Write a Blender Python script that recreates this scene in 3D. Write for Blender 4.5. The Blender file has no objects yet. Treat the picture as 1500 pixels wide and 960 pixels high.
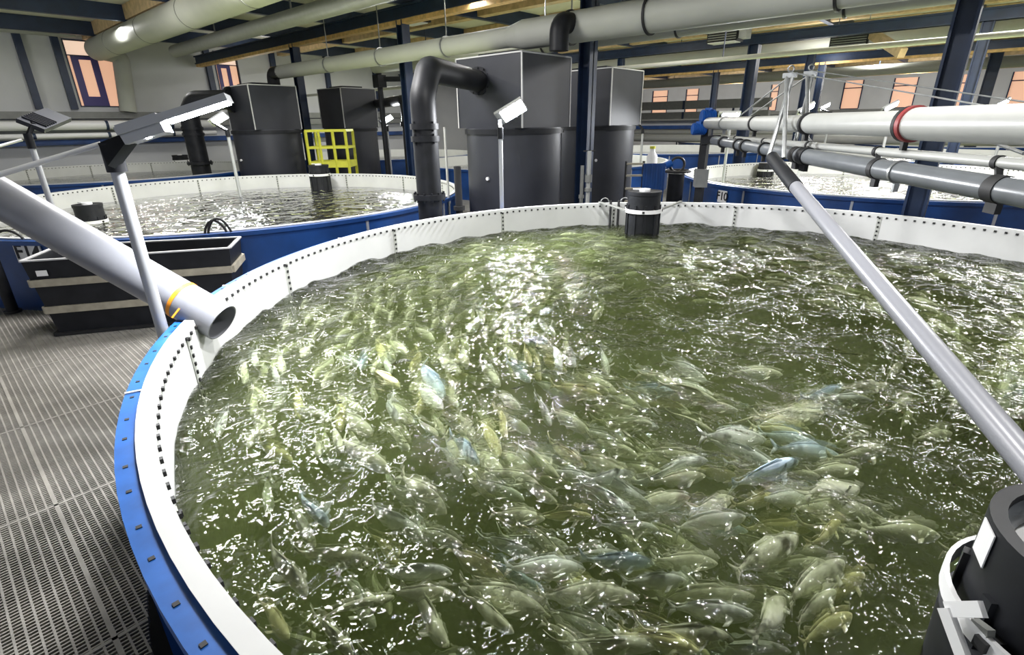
import bpy, math, random
import numpy as np
from mathutils import Vector, Matrix
random.seed(7); rng = np.random.RandomState(7)
sc = bpy.context.scene; COL = sc.collection
R = math.radians; PI = math.pi
H = 1.95; YAW = R(42); F_PX = 757.0; TILT = math.atan(300/757.0); ROLL = math.atan(0.0145)

# ------------------------------------------------------------------ camera
Fh = Vector((math.cos(YAW), math.sin(YAW), 0)); Rr = Vector((math.sin(YAW), -math.cos(YAW), 0)); Zv = Vector((0, 0, 1))
FWD = Fh*math.cos(TILT) - Zv*math.sin(TILT); UP0 = Fh*math.sin(TILT) + Zv*math.cos(TILT)
CU = Rr*math.cos(ROLL) - UP0*math.sin(ROLL); CV = Rr*math.sin(ROLL) + UP0*math.cos(ROLL)
O = Vector((0, 0, H))
cd = bpy.data.cameras.new('camera'); cam = bpy.data.objects.new('camera', cd); COL.objects.link(cam)
m = Matrix((CU, CV, -FWD)).transposed().to_4x4(); m.translation = O; cam.matrix_world = m
cd.sensor_width = 36; cd.lens = F_PX*36/1500; cd.clip_start = .05; cd.clip_end = 200
sc.camera = cam
# a point of the place seen at a given spot of the photograph, on a known plane or at a known distance
def ray(x, y): return CU*((x-750)/F_PX) - CV*((y-480)/F_PX) + FWD
def P(x, y, d): return O + ray(x, y)*d
def PX(x, y, X): r = ray(x, y); return O + r*(X/r.x)
def PY(x, y, Y): r = ray(x, y); return O + r*(Y/r.y)
def PZ(x, y, z): r = ray(x, y); return O + r*((z-H)/r.z)
def PC(x, y, c, rad):   # near side of an upright cylinder
    r = ray(x, y); a = r.x**2+r.y**2; b = -(r.x*c[0]+r.y*c[1]); q = c[0]**2+c[1]**2-rad**2
    return O + r*((-b-math.sqrt(max(0, b*b-a*q)))/a)

# ------------------------------------------------------------------ materials
def mat(name, col, rough=.5, metal=0., noise=0., nscale=8., bump=0., bscale=40., spec=.5, emit=None, es=0.):
    M = bpy.data.materials.new(name); M.use_nodes = True
    nt = M.node_tree; b = nt.nodes['Principled BSDF']
    b.inputs['Base Color'].default_value = (*col, 1); b.inputs['Roughness'].default_value = rough
    b.inputs['Metallic'].default_value = metal; b.inputs['Specular IOR Level'].default_value = spec
    tc = nt.nodes.new('ShaderNodeTexCoord')
    if noise:
        n = nt.nodes.new('ShaderNodeTexNoise'); n.inputs['Scale'].default_value = nscale; n.inputs['Detail'].default_value = 5
        nt.links.new(tc.outputs['Object'], n.inputs['Vector'])
        cr = nt.nodes.new('ShaderNodeValToRGB')
        cr.color_ramp.elements[0].position = .3; cr.color_ramp.elements[1].position = .7
        cr.color_ramp.elements[0].color = (*[c*(1-noise) for c in col], 1); cr.color_ramp.elements[1].color = (*[min(1, c*(1+noise*.6)) for c in col], 1)
        nt.links.new(n.outputs['Fac'], cr.inputs['Fac']); nt.links.new(cr.outputs['Color'], b.inputs['Base Color'])
    if bump:
        n2 = nt.nodes.new('ShaderNodeTexNoise'); n2.inputs['Scale'].default_value = bscale
        nt.links.new(tc.outputs['Object'], n2.inputs['Vector'])
        bp = nt.nodes.new('ShaderNodeBump'); bp.inputs['Strength'].default_value = bump; bp.inputs['Distance'].default_value = .01
        nt.links.new(n2.outputs['Fac'], bp.inputs['Height']); nt.links.new(bp.outputs['Normal'], b.inputs['Normal'])
    if emit:
        b.inputs['Emission Color'].default_value = (*emit, 1); b.inputs['Emission Strength'].default_value = es
    return M
LINER = mat('white_liner', (.62, .625, .615), .45, noise=.06, nscale=3)
BLUE = mat('blue_paint', (.009, .052, .20), .4, noise=.3, nscale=2.5)
BLUEB = mat('blue_flange', (.015, .12, .45), .38, noise=.2, nscale=10)
NAVY = mat('navy_steel', (.010, .024, .062), .45, noise=.25, nscale=4)
BLACK = mat('black_plastic', (.012, .013, .016), .5, spec=.25, noise=.35, nscale=6)
BLACKM = mat('black_panel', (.022, .024, .032), .45, noise=.2, nscale=2)
RUBBER = mat('black_rubber', (.012, .012, .013), .6)
PVC = mat('grey_pvc', (.22, .225, .25), .32)
PVCD = mat('dark_grey_pvc', (.13, .14, .15), .28, noise=.1)
PVCW = mat('white_pvc', (.37, .375, .355), .38, noise=.04)
DUCT = mat('grey_green_duct', (.43, .44, .39), .62, noise=.06, nscale=2)
DUCTG = mat('grey_duct', (.22, .225, .21), .45, noise=.1)
STEEL = mat('galvanised_steel', (.33, .34, .34), .38, .75, noise=.2, nscale=15)
ALU = mat('brushed_aluminium', (.42, .43, .45), .45, .3)
EDGE = mat('pale_plastic_weld', (.5, .5, .5), .45)
BEIGE = mat('beige_rib', (.34, .31, .24), .6, noise=.25, nscale=9)
WOOD = mat('timber', (.60, .44, .24), .6, noise=.25, nscale=6)
TRAY = mat('orange_timber_rail', (.72, .46, .18), .6, noise=.3, nscale=9)
CEIL = mat('ceiling_panel', (.66, .64, .58), .7, noise=.08, nscale=1.5)
WALLM = mat('wall_panel', (.62, .63, .63), .6, noise=.08, nscale=.8)
CONC = mat('concrete', (.16, .155, .145), .8, noise=.3, nscale=2.5)
DARKG = mat('dark_ground', (.012, .012, .011), .9, noise=.3)
GRATE = mat('grp_grating', (.30, .285, .255), .55, noise=.25, nscale=5)
YEL = mat('yellow_paint', (.62, .62, .06), .45, noise=.1)
ORANGE = mat('orange_strap', (.85, .28, .01), .5)
RED = mat('red_gasket', (.22, .03, .03), .5)
REDO = mat('orange_red_float', (.6, .12, .05), .5)
WHITE = mat('white_plate', (.8, .8, .8), .4)
INK = mat('black_lettering', (.01, .01, .01), .5)
MOTOR = mat('blue_motor_paint', (.01, .10, .42), .35, noise=.15)
PURPLE = mat('purple_door_frame', (.06, .045, .20), .4)
LED = mat('led_panel', (1, 1, 1), .4, emit=(.93, .96, 1.0), es=130)
LEDF = mat('led_panel_far', (1, 1, 1), .4, emit=(.9, .94, 1.0), es=30)
WLIT = mat('lit_window', (.7, .45, .33), .5, emit=(1.0, .56, .36), es=.72)
WLITP = mat('lit_window_pale', (.8, .6, .5), .5, emit=(1.0, .72, .55), es=.9)
SEAL = mat('grey_sealant', (.45, .46, .43), .6)
BOTTOM = mat('dark_tank_floor', (.06, .07, .04), .7)
PINK = mat('pink_door', (.45, .18, .14), .5)

# ------------------------------------------------------------------ mesh helpers
class MB:
    def __init__(s): s.v = []; s.f = []; s.sm = []
    def add(s, vs, fs, smooth=False):
        k = len(s.v); s.v += [tuple(v) for v in vs]; s.f += [tuple(i+k for i in f) for f in fs]; s.sm += [smooth]*len(fs); return s
    def box(s, c, d, rz=0, ax=None):
        """box at centre c with full sizes d; ax = (ex, ey, ez) custom axes"""
        c = Vector(c)
        if ax is None: ax = (Vector((math.cos(rz), math.sin(rz), 0)), Vector((-math.sin(rz), math.cos(rz), 0)), Zv)
        ax = [Vector(a) for a in ax]
        vs = [c + ax[0]*(sx*d[0]/2) + ax[1]*(sy*d[1]/2) + ax[2]*(sz*d[2]/2) for sx in (-1, 1) for sy in (-1, 1) for sz in (-1, 1)]
        return s.add(vs, [(0, 1, 3, 2), (4, 6, 7, 5), (0, 4, 5, 1), (2, 3, 7, 6), (0, 2, 6, 4), (1, 5, 7, 3)])
    def b3(s, x0, x1, y0, y1, z0, z1): return s.box(((x0+x1)/2, (y0+y1)/2, (z0+z1)/2), (abs(x1-x0), abs(y1-y0), abs(z1-z0)))
    def bar(s, a, b, w, h=None, up=Zv):
        a = Vector(a); b = Vector(b); d = b-a; L = d.length; d.normalize(); h = h or w
        u = Vector(up)
        if abs(d.dot(u)) > .98: u = Vector((1, 0, 0))
        sd = d.cross(u).normalized(); u = sd.cross(d)
        return s.box((a+b)/2, (L, w, h), ax=(d, sd, u))
    def tube(s, pts, r, n=20, caps=True, hollow=0):
        pts = [Vector(p) for p in pts]; rs = r if isinstance(r, (list, tuple)) else [r]*len(pts)
        rings = []; t = (pts[1]-pts[0]).normalized()
        u = Zv if abs(t.z) < .95 else Vector((1, 0, 0)); sd = t.cross(u).normalized(); u = sd.cross(t)
        for i, p in enumerate(pts):
            if i == 0: tt = pts[1]-pts[0]
            elif i == len(pts)-1: tt = pts[-1]-pts[-2]
            else: tt = (pts[i+1]-p).normalized() + (p-pts[i-1]).normalized()
            tt.normalize(); sd = (sd - tt*sd.dot(tt)).normalized(); u = sd.cross(tt)
            k = 1.0
            if 0 < i < len(pts)-1:
                c = (pts[i+1]-p).normalized().dot(tt); k = 1/max(.5, c)
            rings.append([p + (sd*math.cos(2*PI*j/n) + u*math.sin(2*PI*j/n))*rs[i]*(k if False else 1) for j in range(n)])
        if hollow:
            inner = [[p + (v-p)*((rs[i]-hollow)/rs[i]) for v in rings[i]] for i, p in enumerate(pts)]
            loop = rings + inner[::-1]; m_ = len(loop)
            vs = [v for rg in loop for v in rg]; fs = []
            for i in range(m_):
                i2 = (i+1) % m_
                for j in range(n): j2 = (j+1) % n; fs.append((i*n+j, i*n+j2, i2*n+j2, i2*n+j))
            s.add(vs, fs, True); return s
        vs = [v for rg in rings for v in rg]; fs = []
        for i in range(len(pts)-1):
            for j in range(n): j2 = (j+1) % n; fs.append((i*n+j, i*n+j2, (i+1)*n+j2, (i+1)*n+j))
        s.add(vs, fs, True)
        if caps:
            s.add(rings[0], [tuple(range(n))[::-1]]); s.add(rings[-1], [tuple(range(n))])
        return s
    def lathe(s, c, prof, n=32, a0=0, a1=2*PI, closed=False, smooth=True):
        c = Vector(c); full = abs(a1-a0-2*PI) < 1e-6; na = n if full else n+1; vs = []; fs = []
        for i in range(na):
            a = a0+(a1-a0)*i/n
            for (r, z) in prof: vs.append(c+Vector((r*math.cos(a), r*math.sin(a), z)))
        m_ = len(prof)
        for i in range(n):
            i2 = (i+1) % na
            for j in range(m_ if closed else m_-1):
                j2 = (j+1) % m_
                fs.append((i*m_+j, i2*m_+j, i2*m_+j2, i*m_+j2))
        return s.add(vs, fs, smooth)
    def obj(s, name, material, parent=None, split=True):
        me = bpy.data.meshes.new(name); me.from_pydata(s.v, [], s.f); me.update()
        me.polygons.foreach_set('use_smooth', s.sm)
        if isinstance(material, (list, tuple)):
            for m_ in material: me.materials.append(m_)
        else: me.materials.append(material)
        o = bpy.data.objects.new(name, me); COL.objects.link(o)
        if any(s.sm) and split:
            try: me.set_sharp_from_angle(angle=R(40))
            except Exception: pass
        if parent:
            o.parent = parent; o.matrix_parent_inverse = Matrix.Translation(-parent.location)
        return o
def thing(name, label, cat, loc=(0, 0, 0), group=None, kind=None):
    o = bpy.data.objects.new(name, None); COL.objects.link(o); o.location = loc; o.empty_display_size = .1
    return tag(o, label, cat, group, kind)
def tag(o, label=None, cat=None, group=None, kind=None):
    if label: o['label'] = label
    if cat: o['category'] = cat
    if group: o['group'] = group
    if kind: o['kind'] = kind
    return o
def copy_tree(root, delta, label=None):
    r = root.copy(); COL.objects.link(r); r.location = root.location + Vector(delta)
    if label: r['label'] = label
    for ch in root.children:
        c = ch.copy(); COL.objects.link(c); c.parent = r
        for g in ch.children:
            d = g.copy(); COL.objects.link(d); d.parent = c
    return r
def arc(c, a, b, rad, t0, t1, n=8):
    c = Vector(c); a = Vector(a); b = Vector(b)
    return [c + a*(rad*math.cos(t0+(t1-t0)*i/n)) + b*(rad*math.sin(t0+(t1-t0)*i/n)) for i in range(n+1)]

TR, TZ = 4.0, .8
MAIN = (4.156, 1.333)
TANKS = {'main': MAIN, 'F14': (3.93, 10.2), 'F10': (13.7, 1.75), 'far_left': (4.1, 19.1)}
exec_done = True
# ------------------------------------------------------------------ setting
def struct(o, label=None): o['kind'] = 'structure'; return o
struct(MB().b3(-12, 48, -22, 32, -1.35, -1.25).obj('ground', DARKG))
def clip(p0, p1, circles):
    """pieces of the segment p0-p1 (2D) outside all circles"""
    segs = [(0., 1.)]; d = (p1[0]-p0[0], p1[1]-p0[1]); A = d[0]**2+d[1]**2
    for (cx, cy, r) in circles:
        fx, fy = p0[0]-cx, p0[1]-cy; B = fx*d[0]+fy*d[1]; C = fx*fx+fy*fy-r*r; D = B*B-A*C
        if D <= 0: continue
        t0, t1 = (-B-math.sqrt(D))/A, (-B+math.sqrt(D))/A; ns = []
        for (a, b) in segs:
            if t1 <= a or t0 >= b: ns.append((a, b)); continue
            if t0 > a: ns.append((a, t0))
            if t1 < b: ns.append((t1, b))
        segs = ns
    return [((p0[0]+d[0]*a, p0[1]+d[1]*a), (p0[0]+d[0]*b, p0[1]+d[1]*b)) for a, b in segs if (b-a)*math.sqrt(A) > .03]
circ = [(MAIN[0], MAIN[1], 4.12), (*TANKS['F14'], 4.1)]
g = MB(); GX0, GX1, GY0, GY1 = -2.5, 8.6, -2.9, 14.6
def gbar(q0, q1, w, h, ztop):
    dx, dy = q1[0]-q0[0], q1[1]-q0[1]; L = math.hypot(dx, dy); sx, sy = -dy/L*w/2, dx/L*w/2
    vs = [(q0[0]+sx, q0[1]+sy, ztop), (q0[0]-sx, q0[1]-sy, ztop), (q1[0]-sx, q1[1]-sy, ztop), (q1[0]+sx, q1[1]+sy, ztop)]
    vs += [(a, b, c-h) for a, b, c in vs]
    g.add(vs, [(0, 1, 2, 3), (0, 4, 5, 1), (3, 2, 6, 7), (1, 5, 6, 2), (0, 3, 7, 4)])
x = GX0; i = 0
while x < GX1:
    for a, b in clip((x, GY0), (x, GY1), circ): gbar(a, b, .009, .03, 0)
    x += .04
y = GY0
while y < GY1:
    for a, b in clip((GX0, y), (GX1, y), circ): gbar(a, b, .0075, .022, -.0015)
    y += .0215
for yy in (1.02, 2.24, 3.46, 4.68, 5.9):            # panel joints
    for a, b in clip((GX0, yy), (GX1, yy), circ): gbar(a, b, .018, .03, .0015)
for xx in (-1.0, .02, 1.04, 2.06):
    for a, b in clip((xx, GY0), (xx, GY1), circ): gbar(a, b, .02, .03, .0015)
gr = g.obj('floor', GRATE); struct(gr)
fl = MB(); fl.b3(8.62, 46, -20, 24.4, -.12, 0); fl.b3(-10, 8.62, 14.62, 24.4, -.12, 0); fl.obj('floor', CONC)['kind'] = 'structure'
CZ = 5.1; WY = 24.0; WX = 40.0
MB().b3(-12, WX+.3, -22, WY+.3, CZ, CZ+.12).obj('ceiling', CEIL)['kind'] = 'structure'

# left wall with its windows
w1 = [PY(90, 58, WY), PY(124, 155, WY), PY(157, 62, WY)]
wx0, wx1, wz0, wz1 = w1[0].x+.02, w1[2].x+.02, w1[1].z, w1[0].z
v1 = [PY(312, 76, WY), PY(350, 130, WY)]
vx0, vx1 = v1[0].x, v1[1].x+.1
wl = MB()
for (a, b) in ((-12, wx0), (wx1, vx0), (vx1, WX+.3)): wl.b3(a, b, WY, WY+.25, -1.2, CZ)
for (a, b) in ((wx0, wx1), (vx0, vx1)): wl.b3(a, b, WY, WY+.25, -1.2, wz0); wl.b3(a, b, WY, WY+.25, wz1, CZ)
wl.obj('wall_left', WALLM)['kind'] = 'structure'
def window(n, x0, x1, z0, z1, door=True):
    w = thing('window_%d' % n, None, None, ((x0+x1)/2, WY, z0), kind='structure')
    MB().b3(x0, x1, WY+.1, WY+.12, z0, z1).obj('pane', WLIT, w)
    t = .035; fr = MB()
    fr.b3(x0-t, x0, WY-.03, WY+.1, z0-t, z1+t); fr.b3(x1, x1+t, WY-.03, WY+.1, z0-t, z1+t)
    fr.b3(x0, x1, WY-.03, WY+.1, z1, z1+t); fr.b3(x0, x1, WY-.03, WY+.1, z0-t, z0)
    zt = z0+(z1-z0)*.78; fr.b3(x0, x1, WY+.02, WY+.09, zt-.015, zt+.015)
    fr.obj('window_frame', NAVY, w)
    W = x1-x0; dx0, dx1 = x0+W*.07, x0+W*.66
    d = MB(); f = .16*W
    d.b3(dx0, dx0+f, WY+.04, WY+.09, z0, zt); d.b3(dx1-f, dx1, WY+.04, WY+.09, z0, zt)
    d.b3(dx0+f, dx1-f, WY+.04, WY+.09, z0, z0+.3); d.b3(dx0+f, dx1-f, WY+.04, WY+.09, zt-.12, zt)
    d.obj('door_frame', PURPLE, w)
    MB().b3(x0, x1, WY+.095, WY+.1, zt+.02, z1).obj('transom_pane', WLITP, w)
window(1, wx0, wx1, wz0, wz1); window(2, vx0, vx1, wz0, wz1)
# far right wall with a row of windows
wins = []
for (xa, xb) in ((1130, 1141), (1236, 1263), (1308, 1342), (1398, 1424), (1478, 1520), (957, 979), (1006, 1024)):
    a = PX(xa, 130, WX).y; b = PX(xb, 130, WX).y; wins.append((min(a, b), max(a, b)))
wins.sort(); ww = MB(); ycur = -22.; Z0, Z1 = 2.5, 4.08
for (a, b) in wins:
    ww.b3(WX, WX+.25, ycur, a, -1.2, CZ); ww.b3(WX, WX+.25, a, b, -1.2, Z0); ww.b3(WX, WX+.25, a, b, Z1, CZ); ycur = b
ww.b3(WX, WX+.25, ycur, WY+.25, -1.2, CZ); ww.obj('wall_back', WALLM)['kind'] = 'structure'
for k, (a, b) in enumerate(wins):
    w = thing('window_%d' % (k+3), None, None, (WX, (a+b)/2, Z0), kind='structure')
    MB().b3(WX+.08, WX+.1, a, b, Z0, Z1).obj('pane', WLIT, w)
    fr = MB()
    for yy in (a, b): fr.b3(WX-.02, WX+.08, yy-.03, yy+.03, Z0, Z1)
    fr.b3(WX-.02, WX+.08, a, b, Z1-.45, Z1-.40); fr.b3(WX-.02, WX+.08, a, b, Z0-.05, Z0)
    fr.obj('window_frame', NAVY, w)
# wall studs, wall rail and skirting bands of the left wall
for k, x_ in enumerate((-1.8, .3, PY(38, 100, WY).x-.1, wx0-.33, 8.9, 11.5, 14, 16.6)):
    MB().b3(x_, x_+.2, WY-.16, WY-.005, wz0-.12, CZ-.03).obj('trim_%d' % (k+1), NAVY)['kind'] = 'structure'
for k, (za, zb, dp, m_) in enumerate(((2.28, 2.5, .3, DUCTG), (2.02, 2.24, .35, DUCTG), (.3, .62, .3, NAVY), (1.45, 1.62, .3, BLUE))):
    MB().b3(-10, 20, WY-dp, WY-.01, za, zb).obj('trim_%d' % (k+10), m_)['kind'] = 'structure'
for k, (za, zb, dp, m_) in enumerate(((2.22, 2.44, .3, DUCTG), (1.95, 2.18, .5, DUCTG), (1.35, 1.6, .5, BLUE))):
    MB().b3(WX-dp, WX-.01, -20, WY-.5, za, zb).obj('trim_%d' % (k+20), m_)['kind'] = 'structure'

# roof joists, purlins, long rails
BX = (8.6, 18.15, 26.6, 35.6)
for k, yy in enumerate(np.arange(22.4, -6, -3.5)):
    s_ = MB(); s_.b3(-10, WX, yy-.08, yy+.08, 4.70, CZ-.005); struct(tag(s_.obj('roof_joist', NAVY), 'dark blue steel joist running under the pale ceiling panels', 'joist', 'roof joists'))
for x_ in (-1.4, 2.0, 5.3, 12.0, 14.8, 20.4, 23.6, 29.5, 32.6, 38):
    s_ = MB(); s_.b3(x_-.14, x_+.14, -6, WY-.05, 4.74, CZ-.01); struct(tag(s_.obj('timber_purlin', WOOD), 'pale timber purlin crossing the roof joists', 'purlin', 'timber purlins'))
BZ = {8.6: 4.34, 18.15: 4.19, 26.6: 4.26, 35.6: 4.26}
RAILS = ['nearest, above the dark square-topped tanks', 'second, behind the big white pipe', 'third, above the far tanks', 'farthest, just above the row of far windows']
for k, x_ in enumerate(BX):
    z = BZ[x_]
    b = MB(); b.b3(x_-.08, x_+.08, -8, 27.5 if k else WY-.2, z-.14, z+.14) if k == 0 else b.b3(x_-.08, x_+.08, -12, WY-.2, z-.14, z+.14)
    b.b3(x_-.13, x_+.13, -8, WY-.2, z+.1, z+.14); b.b3(x_-.13, x_+.13, -8, WY-.2, z-.14, z-.1)
    o = b.obj('steel_beam', NAVY); struct(tag(o, 'dark blue steel beam, ' + RAILS[k], 'beam'))
    if k != 1:
        t = MB(); t.b3(x_-.10, x_+.10, -8, WY-.2, z-.235, z-.142)
        tag(t.obj('timber_rail', TRAY), 'orange-brown timber rail under the blue beam ' + RAILS[k], 'rail', kind='structure')
s_ = MB(); s_.b3(11.3, 11.5, -6, WY-.4, 4.12, 4.26); tag(s_.obj('timber_rail', TRAY), 'orange-brown timber rail running behind the nearest blue beam', 'rail', kind='structure')

# ------------------------------------------------------------------ columns
colY = [PX(1380, 157, 8.6).y, PX(860, 120, 8.6).y]
dY = colY[1]-colY[0]
def column(x_, y_, top, w=.24, lab='', name='steel_column', z0=0.002):
    b = MB(); t = .03
    b.b3(x_-w/2, x_+w/2, y_-w/2, y_-w/2+t, z0, top); b.b3(x_-w/2, x_+w/2, y_+w/2-t, y_+w/2, z0, top); b.b3(x_-t/2, x_+t/2, y_-w/2, y_+w/2, z0, top)
    b.b3(x_-w*.8, x_+w*.8, y_-w*.8, y_+w*.8, z0, z0+.02)
    return struct(tag(b.obj(name, NAVY), lab, 'column'))
def colo(px, py, X): return PX(px, py, X).y
column(8.6, colY[0], 4.19, .24, 'thick dark blue steel column rising behind the right rim of the near tank')
column(8.6, colY[1], 4.19, .24, 'dark blue steel column between the two dark square-topped tanks')
for k in (2, 3): column(8.6, colY[0]+dY*k, 4.19, .22, 'dark blue steel column left of the middle, ' + ['nearer of two', 'farther of two'][k-2])
for (px, py, X, w, l) in ((1435, 80, 18.15, .24, 'slim blue column just right of the thick front column'), (1100, 110, 18.15, .3, 'blue column behind the blue motor and steel masts'), (911, 75, 18.15, .2, 'blue column above the second dark square-topped tank'),
                      (1210, 70, 26.6, .25, 'distant blue column between the two ceiling heaters'), (1050, 105, 26.6, .25, 'distant blue column right of the dark tank'), (1180, 130, 22, .25, 'blue column behind the steel masts'), (1443, 140, 30, .4, 'distant dark blue column before the far windows')):
    column(X, colo(px, py, X), BZ.get(X, 4.6)-.15 if X in BZ else 4.6, w, l)

# ------------------------------------------------------------------ tanks
def text_plate(txt, c, rad, px, py, w, h, parent):
    p = PC(px, py, c, rad+.012); n = Vector((p.x-c[0], p.y-c[1], 0)).normalized(); ex = Zv.cross(n)
    pl = MB().box(p, (w, .012, h), ax=(ex, n, Zv)).obj('number_plate', WHITE, parent)
    cu = bpy.data.curves.new('plate_lettering', 'FONT'); cu.body = txt; cu.size = h*.95; cu.align_x = 'CENTER'; cu.align_y = 'CENTER'; cu.extrude = .002; cu.offset = .004
    cu.materials.append(INK); o = bpy.data.objects.new('plate_lettering', cu); COL.objects.link(o)
    mm = Matrix((ex, Zv, n)).transposed().to_4x4(); mm.translation = p + n*.0095
    me = bpy.data.meshes.new_from_object(o); bpy.data.objects.remove(o); me.materials.clear(); me.materials.append(INK)
    me.transform(mm); o = bpy.data.objects.new('plate_lettering', me); COL.objects.link(o)
    o.parent = pl
    return pl
def tank(c, label, a_seam, detail=2, zb=-1.1, nameplate=None):
    cx, cy = c; t = thing('fish_tank', label, 'tank', (cx, cy, 0))
    n = 160 if detail == 2 else 96
    MB().lathe((cx, cy, 0), [(TR+.0, zb), (TR, TZ-.02), (TR-.03, TZ-.02), (TR-.03, zb)], n, closed=True).obj('outer_wall', BLUE, t)
    MB().lathe((cx, cy, 0), [(TR+.045, TZ-.055), (TR+.045, TZ-.005), (TR-.04, TZ-.005), (TR-.04, TZ-.055)], n, closed=True).obj('rim_flange', BLUEB if detail == 2 else BLUE, t)
    MB().lathe((cx, cy, 0), [(TR-.028, TZ-.004), (TR-.025, TZ+.012), (TR-.085, TZ+.012), (TR-.09, TZ-.015), (TR-.09, zb+.02), (TR-.06, zb+.02), (TR-.06, TZ-.01)], n, closed=True).obj('liner', LINER, t)
    MB().lathe((cx, cy, 0), [(0, zb), (0, zb+.02), (TR-.1, zb+.02), (TR-.1, zb)], n, smooth=False).obj('tank_floor', BOTTOM if detail == 2 else CONC, t)
    # outside seams, and seam strips on the liner
    for k in range(14):
        s_ = MB(); a = a_seam+2*PI*k/14+R(9); d = Vector((math.cos(a), math.sin(a), 0)); p = Vector((cx, cy, 0))+d*(TR+.006)
        s_.box(p+Vector((0, 0, TZ/2-.05)), (.02, .035, TZ-.02), ax=(d, Zv.cross(d), Zv)); s_.obj('panel_joint', ALU if detail < 2 else BLUE, t)
    if detail >= 1:
        bl = MB(); ri = TR-.09
        for k in range(14):
            a = a_seam+2*PI*k/14; d = Vector((math.cos(a), math.sin(a), 0)); sd = Zv.cross(d); p = Vector((cx, cy, 0))+d*(ri-.003)
            MB().box(p+Vector((0, 0, .30)), (.008, .045, .96), ax=(d, sd, Zv)).obj('seam_strip', SEAL, t)
            for j in range(8):
                bl.box(p-d*.008+sd*.0+Vector((0, 0, .76-.055*j)), (.012, .018, .022), ax=(d, sd, Zv))
        nb = 14*18
        for k in range(nb):
            a = 2*PI*k/nb; d = Vector((math.cos(a), math.sin(a), 0)); sd = Zv.cross(d)
            bl.box(Vector((cx, cy, TZ-.03))+d*(ri-.005), (.014, .022, .02), ax=(d, sd, Zv))
        o = bl.obj('bolt_row', RUBBER, t); o['kind'] = 'stuff'
    if detail == 2:
        hl = MB()
        for k in range(14*9):
            a = 2*PI*k/(14*9); d = Vector((math.cos(a), math.sin(a), 0)); sd = Zv.cross(d)
            off = .012 if k % 2 else -.012
            hl.box(Vector((cx, cy, TZ-.004))+d*(TR+.012)+sd*off, (.016, .016, .004), ax=(d, sd, Zv))
        o = hl.obj('flange_holes', RUBBER, t); o['kind'] = 'stuff'
        for k in range(14):
            a = a_seam+2*PI*(k+.42)/14; d = Vector((math.cos(a), math.sin(a), 0)); sd = Zv.cross(d)
            MB().box(Vector((cx, cy, TZ-.026))+d*(TR+.008), (.076, .014, .055), ax=(d, sd, Zv)).obj('flange_joint', WHITE, t)
        for k in range(28):
            a = a_seam+2*PI*k/28; d = Vector((math.cos(a), math.sin(a), 0)); sd = Zv.cross(d)
            MB().box(Vector((cx, cy, TZ-.35))+d*(TR+.02), (.04, .05, .6), ax=(d, sd, Zv)).obj('wall_rib', BLUE, t)
    if nameplate: text_plate(nameplate[0], c, TR, *nameplate[1:], t)
    return t
main = tank(MAIN, 'large round tank full of fish in the foreground, blue outside and white inside', R(45.4), 2)
tank(TANKS['F14'], 'round blue tank behind the black tub, plate F14 on its side', R(30), 1, nameplate=('F14', 42, 370, .34, .24))
tank(TANKS['F10'], 'round blue tank at the right behind the near one, plate F10 on its side', R(20), 1, nameplate=('F10', 1058, 288, .24, .22))
tank(TANKS['far_left'], 'round tank at the far left, nearest the wall with the lit window', R(12), 1)
farT = [((13.9, 11.1), 'round blue tank just behind the two dark square-topped tanks'), ((22.4, 10.6), 'distant round tank second from the dark square-topped tanks'),
        ((22.4, 1.6), 'distant round tank directly beyond the one marked F10'), ((13.4, 19.4), 'distant round tank behind the yellow guard cage'),
        ((32.0, 10.4), 'distant round tank before the far wall, left of the steel masts'), ((32.0, 1.4), 'distant round tank before the far wall, below the lit windows'),
        ((22.8, -7.4), 'distant round tank at the right edge below the white pipe')]
for c, l in farT: tank(c, l, R(15), 0, zb=-.1)

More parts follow.
